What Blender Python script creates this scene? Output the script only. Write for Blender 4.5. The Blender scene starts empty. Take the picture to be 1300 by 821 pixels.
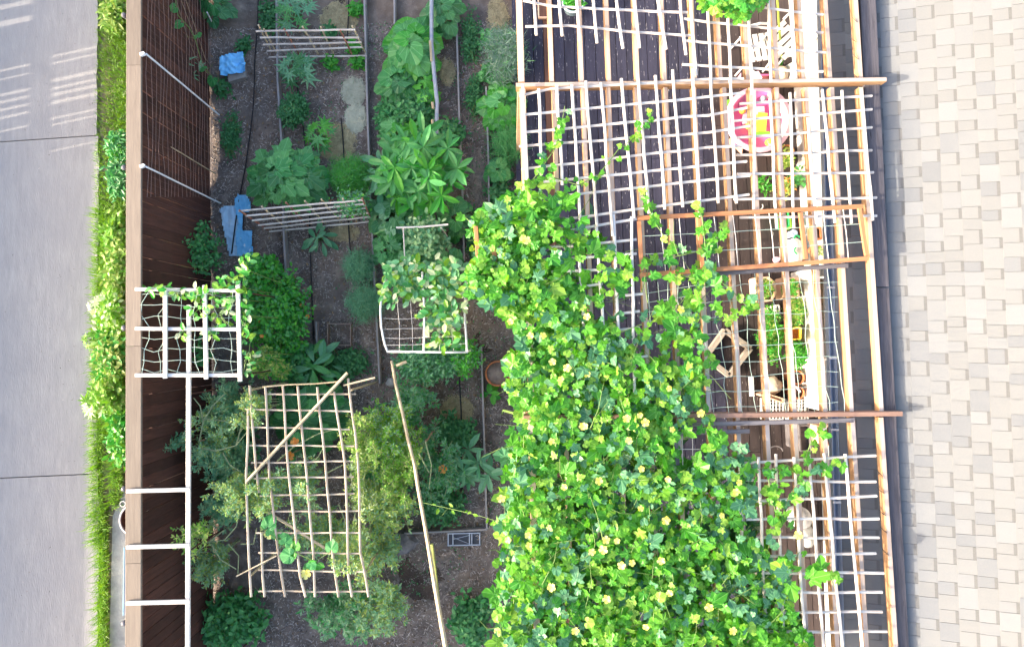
import bpy, math, random
from mathutils import Matrix, Vector, noise
R = random.Random(7)
rad = math.radians
scene = bpy.context.scene
COL = scene.collection

# ---------------------------------------------------------------- camera, sky, sun
CAM_H = 9.2
FPX = 867.0                                   # focal length in photo pixels (1300 wide)
CAMR = (Matrix.Rotation(rad(4.2), 3, 'X') @ Matrix.Rotation(rad(-1.5), 3, 'Z'))
cd = bpy.data.cameras.new('camera'); cam = bpy.data.objects.new('camera', cd); COL.objects.link(cam)
cam.matrix_world = Matrix.Translation((0, 0, CAM_H)) @ CAMR.to_4x4()
cd.sensor_width = 36; cd.lens = FPX / 1300 * 36; cd.shift_y = -45 / 1300
cd.clip_start = 0.1; cd.clip_end = 3000
scene.camera = cam

SUN_EL, SUN_AZ = 17.0, 11.0                   # light travels towards +x, a little +y
w = bpy.data.worlds.new('World'); scene.world = w; w.use_nodes = True
nt = w.node_tree; bg = nt.nodes['Background']
sky = nt.nodes.new('ShaderNodeTexSky'); sky.sky_type = 'NISHITA'; sky.sun_disc = False
sky.sun_elevation = rad(SUN_EL); sky.sun_rotation = rad(270 - SUN_AZ)
sky.air_density = 1.0; sky.dust_density = 5.0; sky.ozone_density = 1.0
nt.links.new(sky.outputs[0], bg.inputs[0]); bg.inputs[1].default_value = 0.15
sd = bpy.data.lights.new('sun', 'SUN'); sun = bpy.data.objects.new('sun', sd); COL.objects.link(sun)
sd.energy = 2.0; sd.angle = rad(0.6); sd.color = (1.0, 0.88, 0.70)
LDIR = Vector((math.cos(rad(SUN_EL)) * math.cos(rad(SUN_AZ)), math.cos(rad(SUN_EL)) * math.sin(rad(SUN_AZ)), -math.sin(rad(SUN_EL))))
sun.rotation_euler = LDIR.to_track_quat('-Z', 'Y').to_euler(); sun.location = (-8, -2, 6)
vs = scene.view_settings
vs.view_transform = 'Standard'; vs.look = 'None'; vs.gamma = 1; vs.exposure = 2.38
scene.render.resolution_x = 1024; scene.render.resolution_y = 646

# ---------------------------------------------------------------- helpers
def P(px, py, z):
    """point at height z seen at photo pixel (px, py)"""
    d = CAMR @ Vector(((px - 650) / FPX, -(py - 365.5) / FPX, -1))
    t = (z - CAM_H) / d.z
    return Vector((d.x * t, d.y * t, z))
def ppm(z): return FPX / (CAM_H - z)           # photo pixels per metre at height z

def thing(name, label, cat, loc=(0, 0, 0), group=None):
    o = bpy.data.objects.new(name, None); COL.objects.link(o); o.location = loc
    o.empty_display_size = 0.1
    o['label'] = label; o['category'] = cat
    if group: o['group'] = group
    return o
def tag(o, label, cat, group=None, kind=None):
    if label: o['label'] = label
    if cat: o['category'] = cat
    if group: o['group'] = group
    if kind: o['kind'] = kind
    return o
def mesh_of(name, verts, faces, mats, smooth=False, mi=None):
    me = bpy.data.meshes.new(name); me.from_pydata([tuple(v) for v in verts], [], faces)
    for m in (mats if isinstance(mats, (list, tuple)) else [mats]): me.materials.append(m)
    if mi: me.polygons.foreach_set('material_index', mi)
    if smooth: me.polygons.foreach_set('use_smooth', [True] * len(faces))
    me.update(); return me
WORLD = {}
def wloc(o):
    return WORLD.get(o.name, o.matrix_basis.copy()) if o else Matrix()
def link(name, me, parent=None, M=None, kind=None):
    """link mesh object with WORLD matrix M (parents never scale)"""
    o = bpy.data.objects.new(name, me); COL.objects.link(o)
    M = M or Matrix()
    if parent is not None:
        o.parent = parent; o.matrix_basis = wloc(parent).inverted() @ M
    else: o.matrix_basis = M
    WORLD[o.name] = M
    if kind: o['kind'] = kind
    return o
class MB:
    def __init__(s): s.v = []; s.f = []; s.m = []; s.lc = {}
    def add(s, verts, faces, mi=0):
        b = len(s.v); s.v.extend(verts); s.f.extend([tuple(i + b for i in f) for f in faces]); s.m.extend([mi] * len(faces))
    def box(s, c, d, rz=0, mi=0, ry=0):
        M = Matrix.Translation(c) @ Matrix.Rotation(rz, 4, 'Z') @ Matrix.Rotation(ry, 4, 'Y')
        v = [M @ Vector((x * d[0] / 2, y * d[1] / 2, z * d[2] / 2)) for x in (-1, 1) for y in (-1, 1) for z in (-1, 1)]
        s.add(v, [(0, 1, 3, 2), (4, 6, 7, 5), (0, 4, 5, 1), (2, 3, 7, 6), (0, 2, 6, 4), (1, 5, 7, 3)], mi)
    def tube(s, pts, r, n=5, mi=0, r2=None, cap=True, sq=False):
        pts = [Vector(p) for p in pts]; k = len(pts); r2 = r if r2 is None else r2
        vs_, fs = [], []
        for i, p in enumerate(pts):
            d = (pts[min(i + 1, k - 1)] - pts[max(i - 1, 0)])
            if d.length < 1e-6: d = Vector((0, 0, 1))
            d.normalize()
            up = Vector((0, 0, 1)) if abs(d.z) < .9 else Vector((0, 1, 0))
            a = d.cross(up).normalized(); b = a.cross(d).normalized()
            rr = r + (r2 - r) * i / max(1, k - 1)
            for j in range(n):
                t = 2 * math.pi * (j + (.5 if sq else 0)) / n
                vs_.append(p + (a * math.cos(t) + b * math.sin(t)) * rr)
        for i in range(k - 1):
            for j in range(n):
                fs.append((i * n + j, i * n + (j + 1) % n, (i + 1) * n + (j + 1) % n, (i + 1) * n + j))
        if cap: fs.append(tuple(range(n - 1, -1, -1))); fs.append(tuple((k - 1) * n + j for j in range(n)))
        s.add(vs_, fs, mi)
    def lathe(s, c, prof, n=20, mi=0):
        vs_ = []; fs = []
        for (r, z) in prof:
            for j in range(n):
                t = 2 * math.pi * j / n; vs_.append(Vector((c[0] + r * math.cos(t), c[1] + r * math.sin(t), c[2] + z)))
        for i in range(len(prof) - 1):
            for j in range(n): fs.append((i * n + j, i * n + (j + 1) % n, (i + 1) * n + (j + 1) % n, (i + 1) * n + j))
        s.add(vs_, fs, mi)
    def put(s, name, mats, parent=None, smooth=False, kind=None):
        o = parent
        off = wloc(parent).translation.copy() if parent is not None else (s.v[0].copy() if s.v else Vector())
        me = mesh_of(name, [Vector(v) - off for v in s.v], s.f, mats, smooth, s.m if any(s.m) else None)
        if s.lc:
            flat = [0.0] * (3 * len(s.v))
            for i, p in s.lc.items(): flat[3 * i:3 * i + 3] = p
            me.attributes.new('lc', 'FLOAT_VECTOR', 'POINT').data.foreach_set('vector', flat)
        return link(name, me, parent, Matrix.Translation(off), kind)

def tops(root, loc):                            # remember world matrix of an Empty
    WORLD[root.name] = Matrix.Translation(loc); return root
def T(name, label, cat, loc, group=None):
    return tops(thing(name, label, cat, loc, group), loc)

# ---------------------------------------------------------------- materials
def newmat(name):
    m = bpy.data.materials.new(name); m.use_nodes = True
    return m, m.node_tree, m.node_tree.nodes['Principled BSDF']
def N(t, typ, **k):
    n = t.nodes.new(typ)
    for a, b in k.items(): setattr(n, a, b)
    return n
def rgb(c): return (c[0], c[1], c[2], 1)
def mat(name, c1, c2=None, scale=8, rough=.7, stretch=(1, 1, 1), objvar=.12, bump=.25, fleck=None, coord='Object', c3=None, detail=5, spec=.3, island=0, macro=None):
    """two-tone noise, per-object brightness, fine bump, optional flecks (scale, threshold, colour)"""
    m, t, b = newmat(name); L = t.links.new
    tc = N(t, 'ShaderNodeTexCoord'); mp = N(t, 'ShaderNodeMapping'); mp.inputs['Scale'].default_value = stretch
    L(tc.outputs[coord], mp.inputs[0])
    oi = N(t, 'ShaderNodeObjectInfo')
    add = N(t, 'ShaderNodeVectorMath', operation='ADD'); sc = N(t, 'ShaderNodeVectorMath', operation='SCALE'); sc.inputs[3].default_value = 37
    cx = N(t, 'ShaderNodeCombineXYZ'); L(oi.outputs['Random'], cx.inputs[0]); L(oi.outputs['Random'], cx.inputs[1]); L(cx.outputs[0], sc.inputs[0])
    L(mp.outputs[0], add.inputs[0]); L(sc.outputs[0], add.inputs[1])
    nz = N(t, 'ShaderNodeTexNoise'); nz.inputs['Scale'].default_value = scale; nz.inputs['Detail'].default_value = detail; nz.inputs['Roughness'].default_value = .65
    L(add.outputs[0], nz.inputs['Vector'])
    rp = N(t, 'ShaderNodeValToRGB'); c2 = c2 or tuple(x * .7 for x in c1)
    rp.color_ramp.elements[0].position = .32; rp.color_ramp.elements[0].color = rgb(c2)
    rp.color_ramp.elements[1].position = .68; rp.color_ramp.elements[1].color = rgb(c1)
    if c3:
        e = rp.color_ramp.elements.new(.5); e.color = rgb(c3)
    L(nz.outputs['Fac'], rp.inputs[0]); col = rp.outputs[0]
    hv = N(t, 'ShaderNodeHueSaturation')
    mr = N(t, 'ShaderNodeMapRange'); mr.inputs['To Min'].default_value = 1 - objvar; mr.inputs['To Max'].default_value = 1 + objvar
    L(oi.outputs['Random'], mr.inputs[0])
    if island:
        ge = N(t, 'ShaderNodeNewGeometry'); mi = N(t, 'ShaderNodeMapRange'); mi.inputs['To Min'].default_value = 1 - island; mi.inputs['To Max'].default_value = 1 + island
        L(ge.outputs['Random Per Island'], mi.inputs[0]); mu = N(t, 'ShaderNodeMath', operation='MULTIPLY'); L(mr.outputs[0], mu.inputs[0]); L(mi.outputs[0], mu.inputs[1]); L(mu.outputs[0], hv.inputs['Value'])
    else: L(mr.outputs[0], hv.inputs['Value'])
    L(col, hv.inputs['Color']); col = hv.outputs[0]
    if fleck:
        n2 = N(t, 'ShaderNodeTexNoise'); n2.inputs['Scale'].default_value = fleck[0]; n2.inputs['Detail'].default_value = 3; L(add.outputs[0], n2.inputs['Vector'])
        r2 = N(t, 'ShaderNodeValToRGB'); r2.color_ramp.elements[0].position = fleck[1]; r2.color_ramp.elements[1].position = fleck[1] + .02
        L(n2.outputs['Fac'], r2.inputs[0]); mx = N(t, 'ShaderNodeMix', data_type='RGBA'); L(r2.outputs[0], mx.inputs[0]); L(col, mx.inputs[6]); mx.inputs[7].default_value = rgb(fleck[2]); col = mx.outputs[2]
    if macro:                                   # (scale, amount, tint): broad stains and worn areas
        n4 = N(t, 'ShaderNodeTexNoise'); n4.inputs['Scale'].default_value = macro[0]; n4.inputs['Detail'].default_value = 6; n4.inputs['Roughness'].default_value = .6; L(tc.outputs[coord], n4.inputs['Vector'])
        r4 = N(t, 'ShaderNodeValToRGB'); r4.color_ramp.elements[0].position = .42; r4.color_ramp.elements[1].position = .62; r4.color_ramp.elements[1].color = (macro[1],) * 3 + (1,); r4.color_ramp.elements[0].color = (0, 0, 0, 1)
        L(n4.outputs['Fac'], r4.inputs[0]); m4 = N(t, 'ShaderNodeMix', data_type='RGBA'); L(r4.outputs[0], m4.inputs[0]); L(col, m4.inputs[6]); m4.inputs[7].default_value = rgb(macro[2]); col = m4.outputs[2]
    L(col, b.inputs['Base Color']); b.inputs['Roughness'].default_value = rough; b.inputs['Specular IOR Level'].default_value = spec
    if bump:
        bp = N(t, 'ShaderNodeBump'); bp.inputs['Strength'].default_value = bump; bp.inputs['Distance'].default_value = .01
        n3 = N(t, 'ShaderNodeTexNoise'); n3.inputs['Scale'].default_value = scale * 5; n3.inputs['Detail'].default_value = 4; L(add.outputs[0], n3.inputs['Vector'])
        L(n3.outputs['Fac'], bp.inputs['Height']); L(bp.outputs[0], b.inputs['Normal'])
    return m
def leafmat(name, c1, c2, trans=.35, vein=True):
    """leaf: colour varies from leaf to leaf, light shines through"""
    m, t, b = newmat(name); L = t.links.new
    ge = N(t, 'ShaderNodeNewGeometry'); oi = N(t, 'ShaderNodeObjectInfo')
    ad = N(t, 'ShaderNodeMath', operation='ADD'); fr = N(t, 'ShaderNodeMath', operation='FRACT')
    L(ge.outputs['Random Per Island'], ad.inputs[0]); L(oi.outputs['Random'], ad.inputs[1]); L(ad.outputs[0], fr.inputs[0])
    mx = N(t, 'ShaderNodeMix', data_type='RGBA'); mx.inputs[6].default_value = rgb(c1); mx.inputs[7].default_value = rgb(c2); L(fr.outputs[0], mx.inputs[0])
    tc = N(t, 'ShaderNodeTexCoord'); nz = N(t, 'ShaderNodeTexNoise'); nz.inputs['Scale'].default_value = 18; L(tc.outputs['Object'], nz.inputs['Vector'])
    mr = N(t, 'ShaderNodeMapRange'); mr.inputs['To Min'].default_value = .7; mr.inputs['To Max'].default_value = 1.3; L(nz.outputs['Fac'], mr.inputs[0])
    hv = N(t, 'ShaderNodeHueSaturation'); L(mx.outputs[2], hv.inputs['Color']); L(mr.outputs[0], hv.inputs['Value'])
    # pale veins fanning out from the leaf stalk
    at = N(t, 'ShaderNodeAttribute', attribute_name='lc'); sp = N(t, 'ShaderNodeSeparateXYZ'); L(at.outputs['Vector'], sp.inputs[0])
    def mth(op, a, b_=None, c_=None):
        n = N(t, 'ShaderNodeMath', operation=op)
        for i, q in enumerate((a, b_, c_)):
            if q is None: continue
            if isinstance(q, (int, float)): n.inputs[i].default_value = q
            else: L(q, n.inputs[i])
        return n.outputs[0]
    dx = mth('SUBTRACT', sp.outputs[0], .06); th = mth('DIVIDE', mth('ARCTAN2', sp.outputs[1], dx), .52); fr2 = mth('ABSOLUTE', mth('SUBTRACT', mth('FRACT', mth('ADD', th, .5)), .5))
    rr2 = mth('SQRT', mth('ADD', mth('MULTIPLY', dx, dx), mth('MULTIPLY', sp.outputs[1], sp.outputs[1]))); ln = mth('MULTIPLY', mth('MULTIPLY', fr2, rr2), 34.0)
    vn = mth('MULTIPLY', mth('SUBTRACT', 1.0, mth('MINIMUM', ln, 1.0)), mth('GREATER_THAN', mth('ABSOLUTE', sp.outputs[0]), .0001))
    mv = N(t, 'ShaderNodeMix', data_type='RGBA'); L(mth('MULTIPLY', vn, .55), mv.inputs[0]); L(hv.outputs[0], mv.inputs[6]); mv.inputs[7].default_value = rgb(tuple(min(1, x * 1.5 + .16) for x in c2))
    hv = mv; OUT = mv.outputs[2]
    L(OUT, b.inputs['Base Color']); b.inputs['Roughness'].default_value = .42; b.inputs['Specular IOR Level'].default_value = .4
    tr = N(t, 'ShaderNodeBsdfTranslucent'); h2 = N(t, 'ShaderNodeHueSaturation'); h2.inputs['Hue'].default_value = .49; h2.inputs['Saturation'].default_value = 1.1; h2.inputs['Value'].default_value = 1.5
    L(OUT, h2.inputs['Color']); L(h2.outputs[0], tr.inputs['Color'])
    ms = N(t, 'ShaderNodeMixShader'); ms.inputs[0].default_value = trans
    L(b.outputs[0], ms.inputs[1]); L(tr.outputs[0], ms.inputs[2]); L(ms.outputs[0], t.nodes['Material Output'].inputs['Surface'])
    return m
M_soil = mat('soil', (.27, .215, .185), (.085, .066, .058), 5, .95, c3=(.145, .116, .104), bump=.8, detail=9, fleck=(60, .66, (.25, .23, .2)), objvar=0, macro=(1.3, .5, (.22, .155, .11)))
M_soil2 = mat('bare_soil', (.10, .07, .055), (.04, .028, .024), 7, .95, bump=.8, objvar=0, fleck=(70, .7, (.2, .16, .13)))
M_conc = mat('concrete', (.345, .328, .318), (.27, .257, .254), 4, .9, stretch=(4, .7, 1), objvar=.04, bump=.5, detail=10, fleck=(38, .70, (.22, .205, .2)), macro=(.9, .5, (.27, .26, .265)))
M_conc2 = mat('old_concrete', (.40, .385, .36), (.28, .27, .25), 9, .9)
M_cap = mat('cap_board', (.215, .172, .138), (.165, .13, .105), 3, .75, stretch=(1, 14, 14), fleck=(7, .77, (.26, .15, .09)))
M_picket = mat('stained_picket', (.085, .033, .025), (.038, .016, .012), 3, .7, stretch=(12, 12, 1.2), objvar=.42, coord='Object', macro=(.8, .6, (.10, .052, .04)))
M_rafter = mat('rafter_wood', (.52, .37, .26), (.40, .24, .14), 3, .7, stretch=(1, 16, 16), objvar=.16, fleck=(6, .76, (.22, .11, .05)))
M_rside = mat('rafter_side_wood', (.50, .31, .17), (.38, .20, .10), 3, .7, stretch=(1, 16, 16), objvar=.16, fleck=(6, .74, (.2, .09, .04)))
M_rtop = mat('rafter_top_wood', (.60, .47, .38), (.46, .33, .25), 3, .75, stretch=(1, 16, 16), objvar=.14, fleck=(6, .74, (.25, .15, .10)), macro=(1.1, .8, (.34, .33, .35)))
M_orange = mat('reddish_wood', (.50, .22, .10), (.38, .15, .07), 3, .7, stretch=(1, 16, 16), objvar=.1)
M_gray = mat('weathered_wood', (.19, .175, .185), (.10, .09, .10), 3, .85, stretch=(1, 18, 18), objvar=.1, fleck=(5, .76, (.06, .05, .05)))
M_stick = mat('peeled_stick', (.70, .65, .60), (.50, .42, .37), 5, .75, objvar=.15)
M_bamboo = mat('bamboo', (.55, .46, .32), (.38, .29, .18), 6, .6, objvar=.15)
M_lath = mat('white_lath', (.70, .66, .64), (.56, .52, .50), 4, .7, stretch=(1, 14, 14), objvar=.06)
M_pvc = mat('white_plastic_pipe', (.78, .78, .80), (.7, .7, .72), 6, .35, bump=0)
M_deck = mat('painted_deck', (.044, .043, .074), (.026, .025, .045), 3, .75, stretch=(9, 1.2, 1), objvar=.25, fleck=(10, .675, (.38, .36, .38)))
M_deck2 = mat('worn_sunlit_deck', (.055, .040, .040), (.032, .024, .026), 3, .75, stretch=(9, .8, 1), objvar=.15, fleck=(12, .7, (.4, .36, .34)))  # peeled flecks; browner than the other boards, house-side sunlight put into the colour
M_deckb = mat('brown_deck', (.13, .06, .04), (.08, .04, .03), 3, .75, stretch=(9, .8, 1), objvar=.15)
M_shingle = mat('pale_shingle', (.180, .184, .190), (.171, .175, .181), 60, .9, objvar=.045, bump=.4)
M_shdark = mat('shingle_band', (.138, .138, .140), (.12, .12, .122), 60, .9, objvar=.05, bump=.4)
M_string = mat('net_string', (.42, .52, .47), (.34, .44, .38), 9, .6, bump=0)
M_nylon = mat('brown_net', (.26, .16, .13), (.20, .12, .10), 9, .6, bump=0)
M_black = mat('black_hose', (.012, .012, .015), (.02, .02, .022), 9, .4, bump=0)
M_edge = mat('grey_edging', (.34, .32, .32), (.24, .22, .22), 9, .7, stretch=(1, 8, 8))
M_bluerope = mat('blue_grey_hose', (.22, .26, .38), (.36, .38, .42), 14, .5)
M_blue = mat('blue_plastic', (.12, .44, .80), (.22, .55, .86), 5, .45, fleck=(14, .68, (.5, .65, .8)))
M_brick = mat('grey_brick', (.28, .26, .24), (.2, .18, .17), 14, .9)
M_white = mat('white_paint', (.66, .65, .64), (.56, .55, .55), 5, .5, bump=.05)
M_gutter = mat('blue_grey_gutter', (.34, .40, .50), (.28, .33, .43), 5, .5, bump=.05)
M_pink = mat('pink_plastic', (.78, .17, .42), (.72, .15, .38), 4, .35, bump=0)
M_pink2 = mat('pale_pink_plastic', (.70, .44, .55), (.66, .40, .52), 4, .35, bump=0)
M_yellow = mat('yellow_plastic', (.85, .68, .08), (.8, .6, .06), 4, .35, bump=0)
M_lime = mat('lime_plastic', (.22, .62, .05), (.2, .55, .04), 4, .35, bump=0)
M_green = mat('green_plastic', (.02, .38, .12), (.02, .32, .1), 4, .35, bump=0)
M_orangep = mat('orange_plastic', (.85, .30, .05), (.8, .26, .04), 4, .35, bump=0)
M_terra = mat('terracotta', (.48, .18, .08), (.36, .13, .06), 8, .85)
M_peach = mat('peach_board', (.75, .50, .36), (.68, .44, .3), 5, .7)
M_straw = mat('straw', (.48, .40, .24), (.32, .26, .15), 14, .95, objvar=.1, island=.3)
M_lime2 = mat('pale_lime_crust', (.58, .57, .44), (.40, .40, .30), 14, .95, bump=.8, objvar=.1)
M_chip = mat('mulch_chip', (.44, .38, .34), (.15, .12, .11), 30, .95, island=.65, objvar=0)
M_steel = mat('brushed_tray', (.45, .48, .55), (.35, .38, .45), 9, .4)
M_trayd = mat('dark_tray', (.05, .055, .07), (.08, .08, .1), 9, .5)
M_rock = mat('grey_rock', (.20, .20, .22), (.10, .10, .12), 9, .9)
M_stem = mat('green_stem', (.16, .26, .07), (.11, .18, .05), 9, .6, bump=0)
M_twig = mat('brown_twig', (.30, .22, .15), (.18, .13, .09), 12, .8, bump=0)
M_fin = mat('galvanised_cap', (.20, .20, .22), (.1, .1, .12), 9, .4)
M_beige = mat('beige_cushion', (.50, .42, .33), (.42, .34, .27), 14, .9)
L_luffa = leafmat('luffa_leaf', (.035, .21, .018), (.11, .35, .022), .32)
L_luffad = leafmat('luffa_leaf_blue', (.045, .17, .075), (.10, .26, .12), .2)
L_bright = leafmat('young_leaf', (.12, .34, .025), (.25, .44, .06), .4)
L_mid = leafmat('mid_green_leaf', (.055, .27, .075), (.12, .36, .11), .3)
L_dark = leafmat('dark_leaf', (.035, .16, .055), (.075, .25, .085), .25)
L_blue = leafmat('grey_green_leaf', (.08, .27, .13), (.17, .37, .20), .25)
L_sage = leafmat('rosemary_leaf', (.13, .32, .14), (.28, .44, .22), .25)
L_rose = leafmat('dull_rosemary_leaf', (.09, .17, .13), (.20, .30, .23), .15)
L_vivid = leafmat('vivid_leaf', (.04, .30, .035), (.10, .38, .045), .35)
L_yel = leafmat('yellow_green_leaf', (.18, .36, .07), (.38, .45, .12), .4)
L_cream = leafmat('cream_leaf', (.45, .60, .28), (.66, .72, .48), .4)
L_grass = leafmat('grass_blade', (.10, .26, .03), (.22, .38, .04), .4)
L_petal = leafmat('yellow_petal', (.86, .76, .10), (.90, .86, .34), .3)
L_opetal = leafmat('orange_petal', (.75, .26, .05), (.8, .38, .10), .3)

# ---------------------------------------------------------------- boards and sticks
def frame(p0, p1):
    x = (p1 - p0); L_ = x.length; x.normalize()
    up = Vector((0, 0, 1)) if abs(x.z) < .95 else Vector((0, 1, 0))
    y = up.cross(x).normalized(); z = x.cross(y)
    M = Matrix((x, y, z)).transposed().to_4x4(); M.translation = (p0 + p1) / 2
    return M, L_
def board(name, p0, p1, wd, th, m, parent=None, jit=0, top=None):
    p0, p1 = Vector(p0), Vector(p1); M, L_ = frame(p0, p1)
    b = min(.004, wd * .12, th * .12); v = []; h, k = wd / 2, th / 2
    prof = [(-h + b, -k), (h - b, -k), (h, -k + b), (h, k - b), (h - b, k), (-h + b, k), (-h, k - b), (-h, -k + b)]
    for i, x in enumerate((-L_ / 2, L_ / 2)):
        for (y, z) in prof: v.append((x + R.uniform(-jit, jit), y, z))
    f = [(j, (j + 1) % 8, 8 + (j + 1) % 8, 8 + j) for j in range(8)] + [tuple(range(7, -1, -1)), tuple(range(8, 16))]
    return link(name, mesh_of(name, v, f, [m, top] if top else m, False, [1 if (top and j == 4) else 0 for j in range(10)]), parent, M)
def stick(name, pts, r, m, parent=None, wob=.006, n=5, r2=None, sub=4):
    """a slightly crooked stick through pts"""
    pts = [Vector(p) for p in pts]; out = []
    for a, b in zip(pts[:-1], pts[1:]):
        k = max(1, int((b - a).length / .25)) if sub else 1
        for i in range(k): out.append(a.lerp(b, i / k) + (Vector((R.uniform(-1, 1), R.uniform(-1, 1), R.uniform(-.3, .3))) * wob if out else Vector()))
    out.append(pts[-1]); mb = MB(); mb.tube(out, r, n, r2=r2)
    return mb.put(name, m, parent)

# ---------------------------------------------------------------- leaf shapes (unit size, stem at origin, grows along +x, up +z)
def leaf_outline(kind):
    if kind == 'lobed':      # five pointed lobes, heart-shaped base
        pr = [(-150, .42), (-125, .62), (-100, .42), (-72, .86), (-62, .62), (-38, .60), (-25, .84), (0, 1.08), (25, .84), (38, .60), (62, .62), (72, .86), (100, .42), (125, .62), (150, .42), (180, .10)]
        return [(.30 + .62 * r * math.cos(rad(a)), .62 * r * math.sin(rad(a))) for a, r in pr]
    if kind == 'broad':
        pr = [(-155, .5), (-130, .72), (-100, .8), (-75, .78), (-50, .85), (-25, .86), (0, 1.02), (25, .86), (50, .85), (75, .78), (100, .8), (130, .72), (155, .5), (180, .12)]
        return [(.34 + .6 * r * math.cos(rad(a)), .6 * r * math.sin(rad(a))) for a, r in pr]
    if kind == 'deep':       # deeply cut (okra, papaya)
        pr = [(-150, .30), (-128, .72), (-108, .26), (-84, .95), (-62, .34), (-40, 1.0), (-20, .38), (0, 1.15), (20, .38), (40, 1.0), (62, .34), (84, .95), (108, .26), (128, .72), (150, .30), (180, .08)]
        return [(.28 + .6 * r * math.cos(rad(a)), .6 * r * math.sin(rad(a))) for a, r in pr]
def leaf_geo(kind, seed=0):
    q = random.Random(seed)
    if kind in ('lobed', 'broad', 'deep'):
        o = leaf_outline(kind); cup = q.uniform(.05, .22); v = [(.30, 0, 0)]
        ph = q.uniform(0, 6)
        for i, (x, y) in enumerate(o):
            rr = math.hypot(x - .3, y); x2 = x * q.uniform(.94, 1.06); y2 = y * q.uniform(.92, 1.08)
            v.append((x2, y2, -cup * rr * rr * 1.6 + .07 * math.sin(ph + i * 1.9) * rr + .10 * abs(y2)))
        n = len(o); f = [(0, 1 + i, 1 + (i + 1) % n) for i in range(n)]
        return v, f
    if kind == 'lance':
        v = []; W = [0, .10, .16, .13, 0]; X = [0, .25, .5, .78, 1.0]; d = q.uniform(.1, .35)
        for x, w_ in zip(X, W): z = .18 * x - d * x * x * 1.2; v += [(x, -w_, z + w_ * .35), (x, 0, z), (x, w_, z + w_ * .35)]
        f = []
        for i in range(4): f += [(i * 3, i * 3 + 3, i * 3 + 4, i * 3 + 1), (i * 3 + 1, i * 3 + 4, i * 3 + 5, i * 3 + 2)]
        return v, f
    if kind == 'oval':
        return [(0, 0, 0), (.35, -.27, .06), (.8, -.2, .02), (1, 0, -.06), (.8, .2, .02), (.35, .27, .06), (.5, 0, 0)], [(0, 1, 6), (1, 2, 6), (2, 3, 6), (3, 4, 6), (4, 5, 6), (5, 0, 6)]
    if kind == 'tiny':
        return [(0, 0, 0), (.5, -.22, .05), (1, 0, -.05), (.5, .22, .05)], [(0, 1, 2), (0, 2, 3)]
    if kind == 'needle':
        return [(0, -.03, 0), (1, 0, 0), (0, .03, 0)], [(0, 1, 2)]
GEO = {k: [leaf_geo(k, i) for i in range(6)] for k in ('lobed', 'broad', 'deep', 'lance', 'oval', 'tiny', 'needle')}
LM = {}; VEINED = ('lobed', 'broad', 'deep')
def leaf_mesh(kind, m):
    i = R.randrange(6); key = (kind, m.name, i)
    if key not in LM:
        LM[key] = mesh_of('leaf', GEO[kind][i][0], GEO[kind][i][1], m)
        if kind in VEINED: LM[key].attributes.new('lc', 'FLOAT_VECTOR', 'POINT').data.foreach_set('vector', [c for p in GEO[kind][i][0] for c in p])
    return LM[key]
def lmat(p, size, yaw, pitch, roll=0):
    return Matrix.Translation(p) @ Matrix.Rotation(yaw, 4, 'Z') @ Matrix.Rotation(pitch, 4, 'Y') @ Matrix.Rotation(roll, 4, 'X') @ Matrix.Diagonal((size, size, size, 1))
def put_leaf(mb, kind, M, mi=0):
    v, f = GEO[kind][R.randrange(6)]
    if kind in VEINED:
        b = len(mb.v)
        for i, p in enumerate(v): mb.lc[b + i] = p
    mb.add([M @ Vector(p) for p in v], f, mi)
U = R.uniform
# plants -----------------------------------------------------------
def leafy_plant(name, label, cat, px, py, rp, h, kind, m, n, ls, group=None, z0=0, ry=None, m2=None, stemm=None):
    """big leaves, each a part, on stalks from one root"""
    c = P(px, py, z0); base = c.copy(); r = rp / ppm(h * .6); ry_ = (ry or rp) / ppm(h * .6)
    # crown must show at px,py: move the root under the crown
    c = P(px, py, z0 + h * .6); base = Vector((c.x, c.y, z0))
    t = T(name, label, cat, base, group); st = MB()
    for i in range(n):
        q = math.sqrt((i + .5) / n) * .92; a = i * 2.39996 + U(-.3, .3)
        p = base + Vector((math.cos(a) * r * q, math.sin(a) * ry_ * q, h * (1 - .55 * q * q) * U(.75, 1.05)))
        sz = ls / ppm(h) * U(.7, 1.2)
        yaw = a + U(-.7, .7); pitch = U(-.1, .45) + .35 * q
        M = lmat(p - Vector((math.cos(yaw), math.sin(yaw), 0)) * sz * .3, sz, yaw, pitch, U(-.35, .35))
        mm = m2 if (m2 and R.random() < .3) else m
        link('leaf', leaf_mesh(kind, mm), t, M)
        st.tube([base, base.lerp(p, .5) + Vector((0, 0, h * .18)), M.translation], .006, 3, r2=.003)
    st.put('stem', stemm or M_stem, t)
    return t
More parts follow.
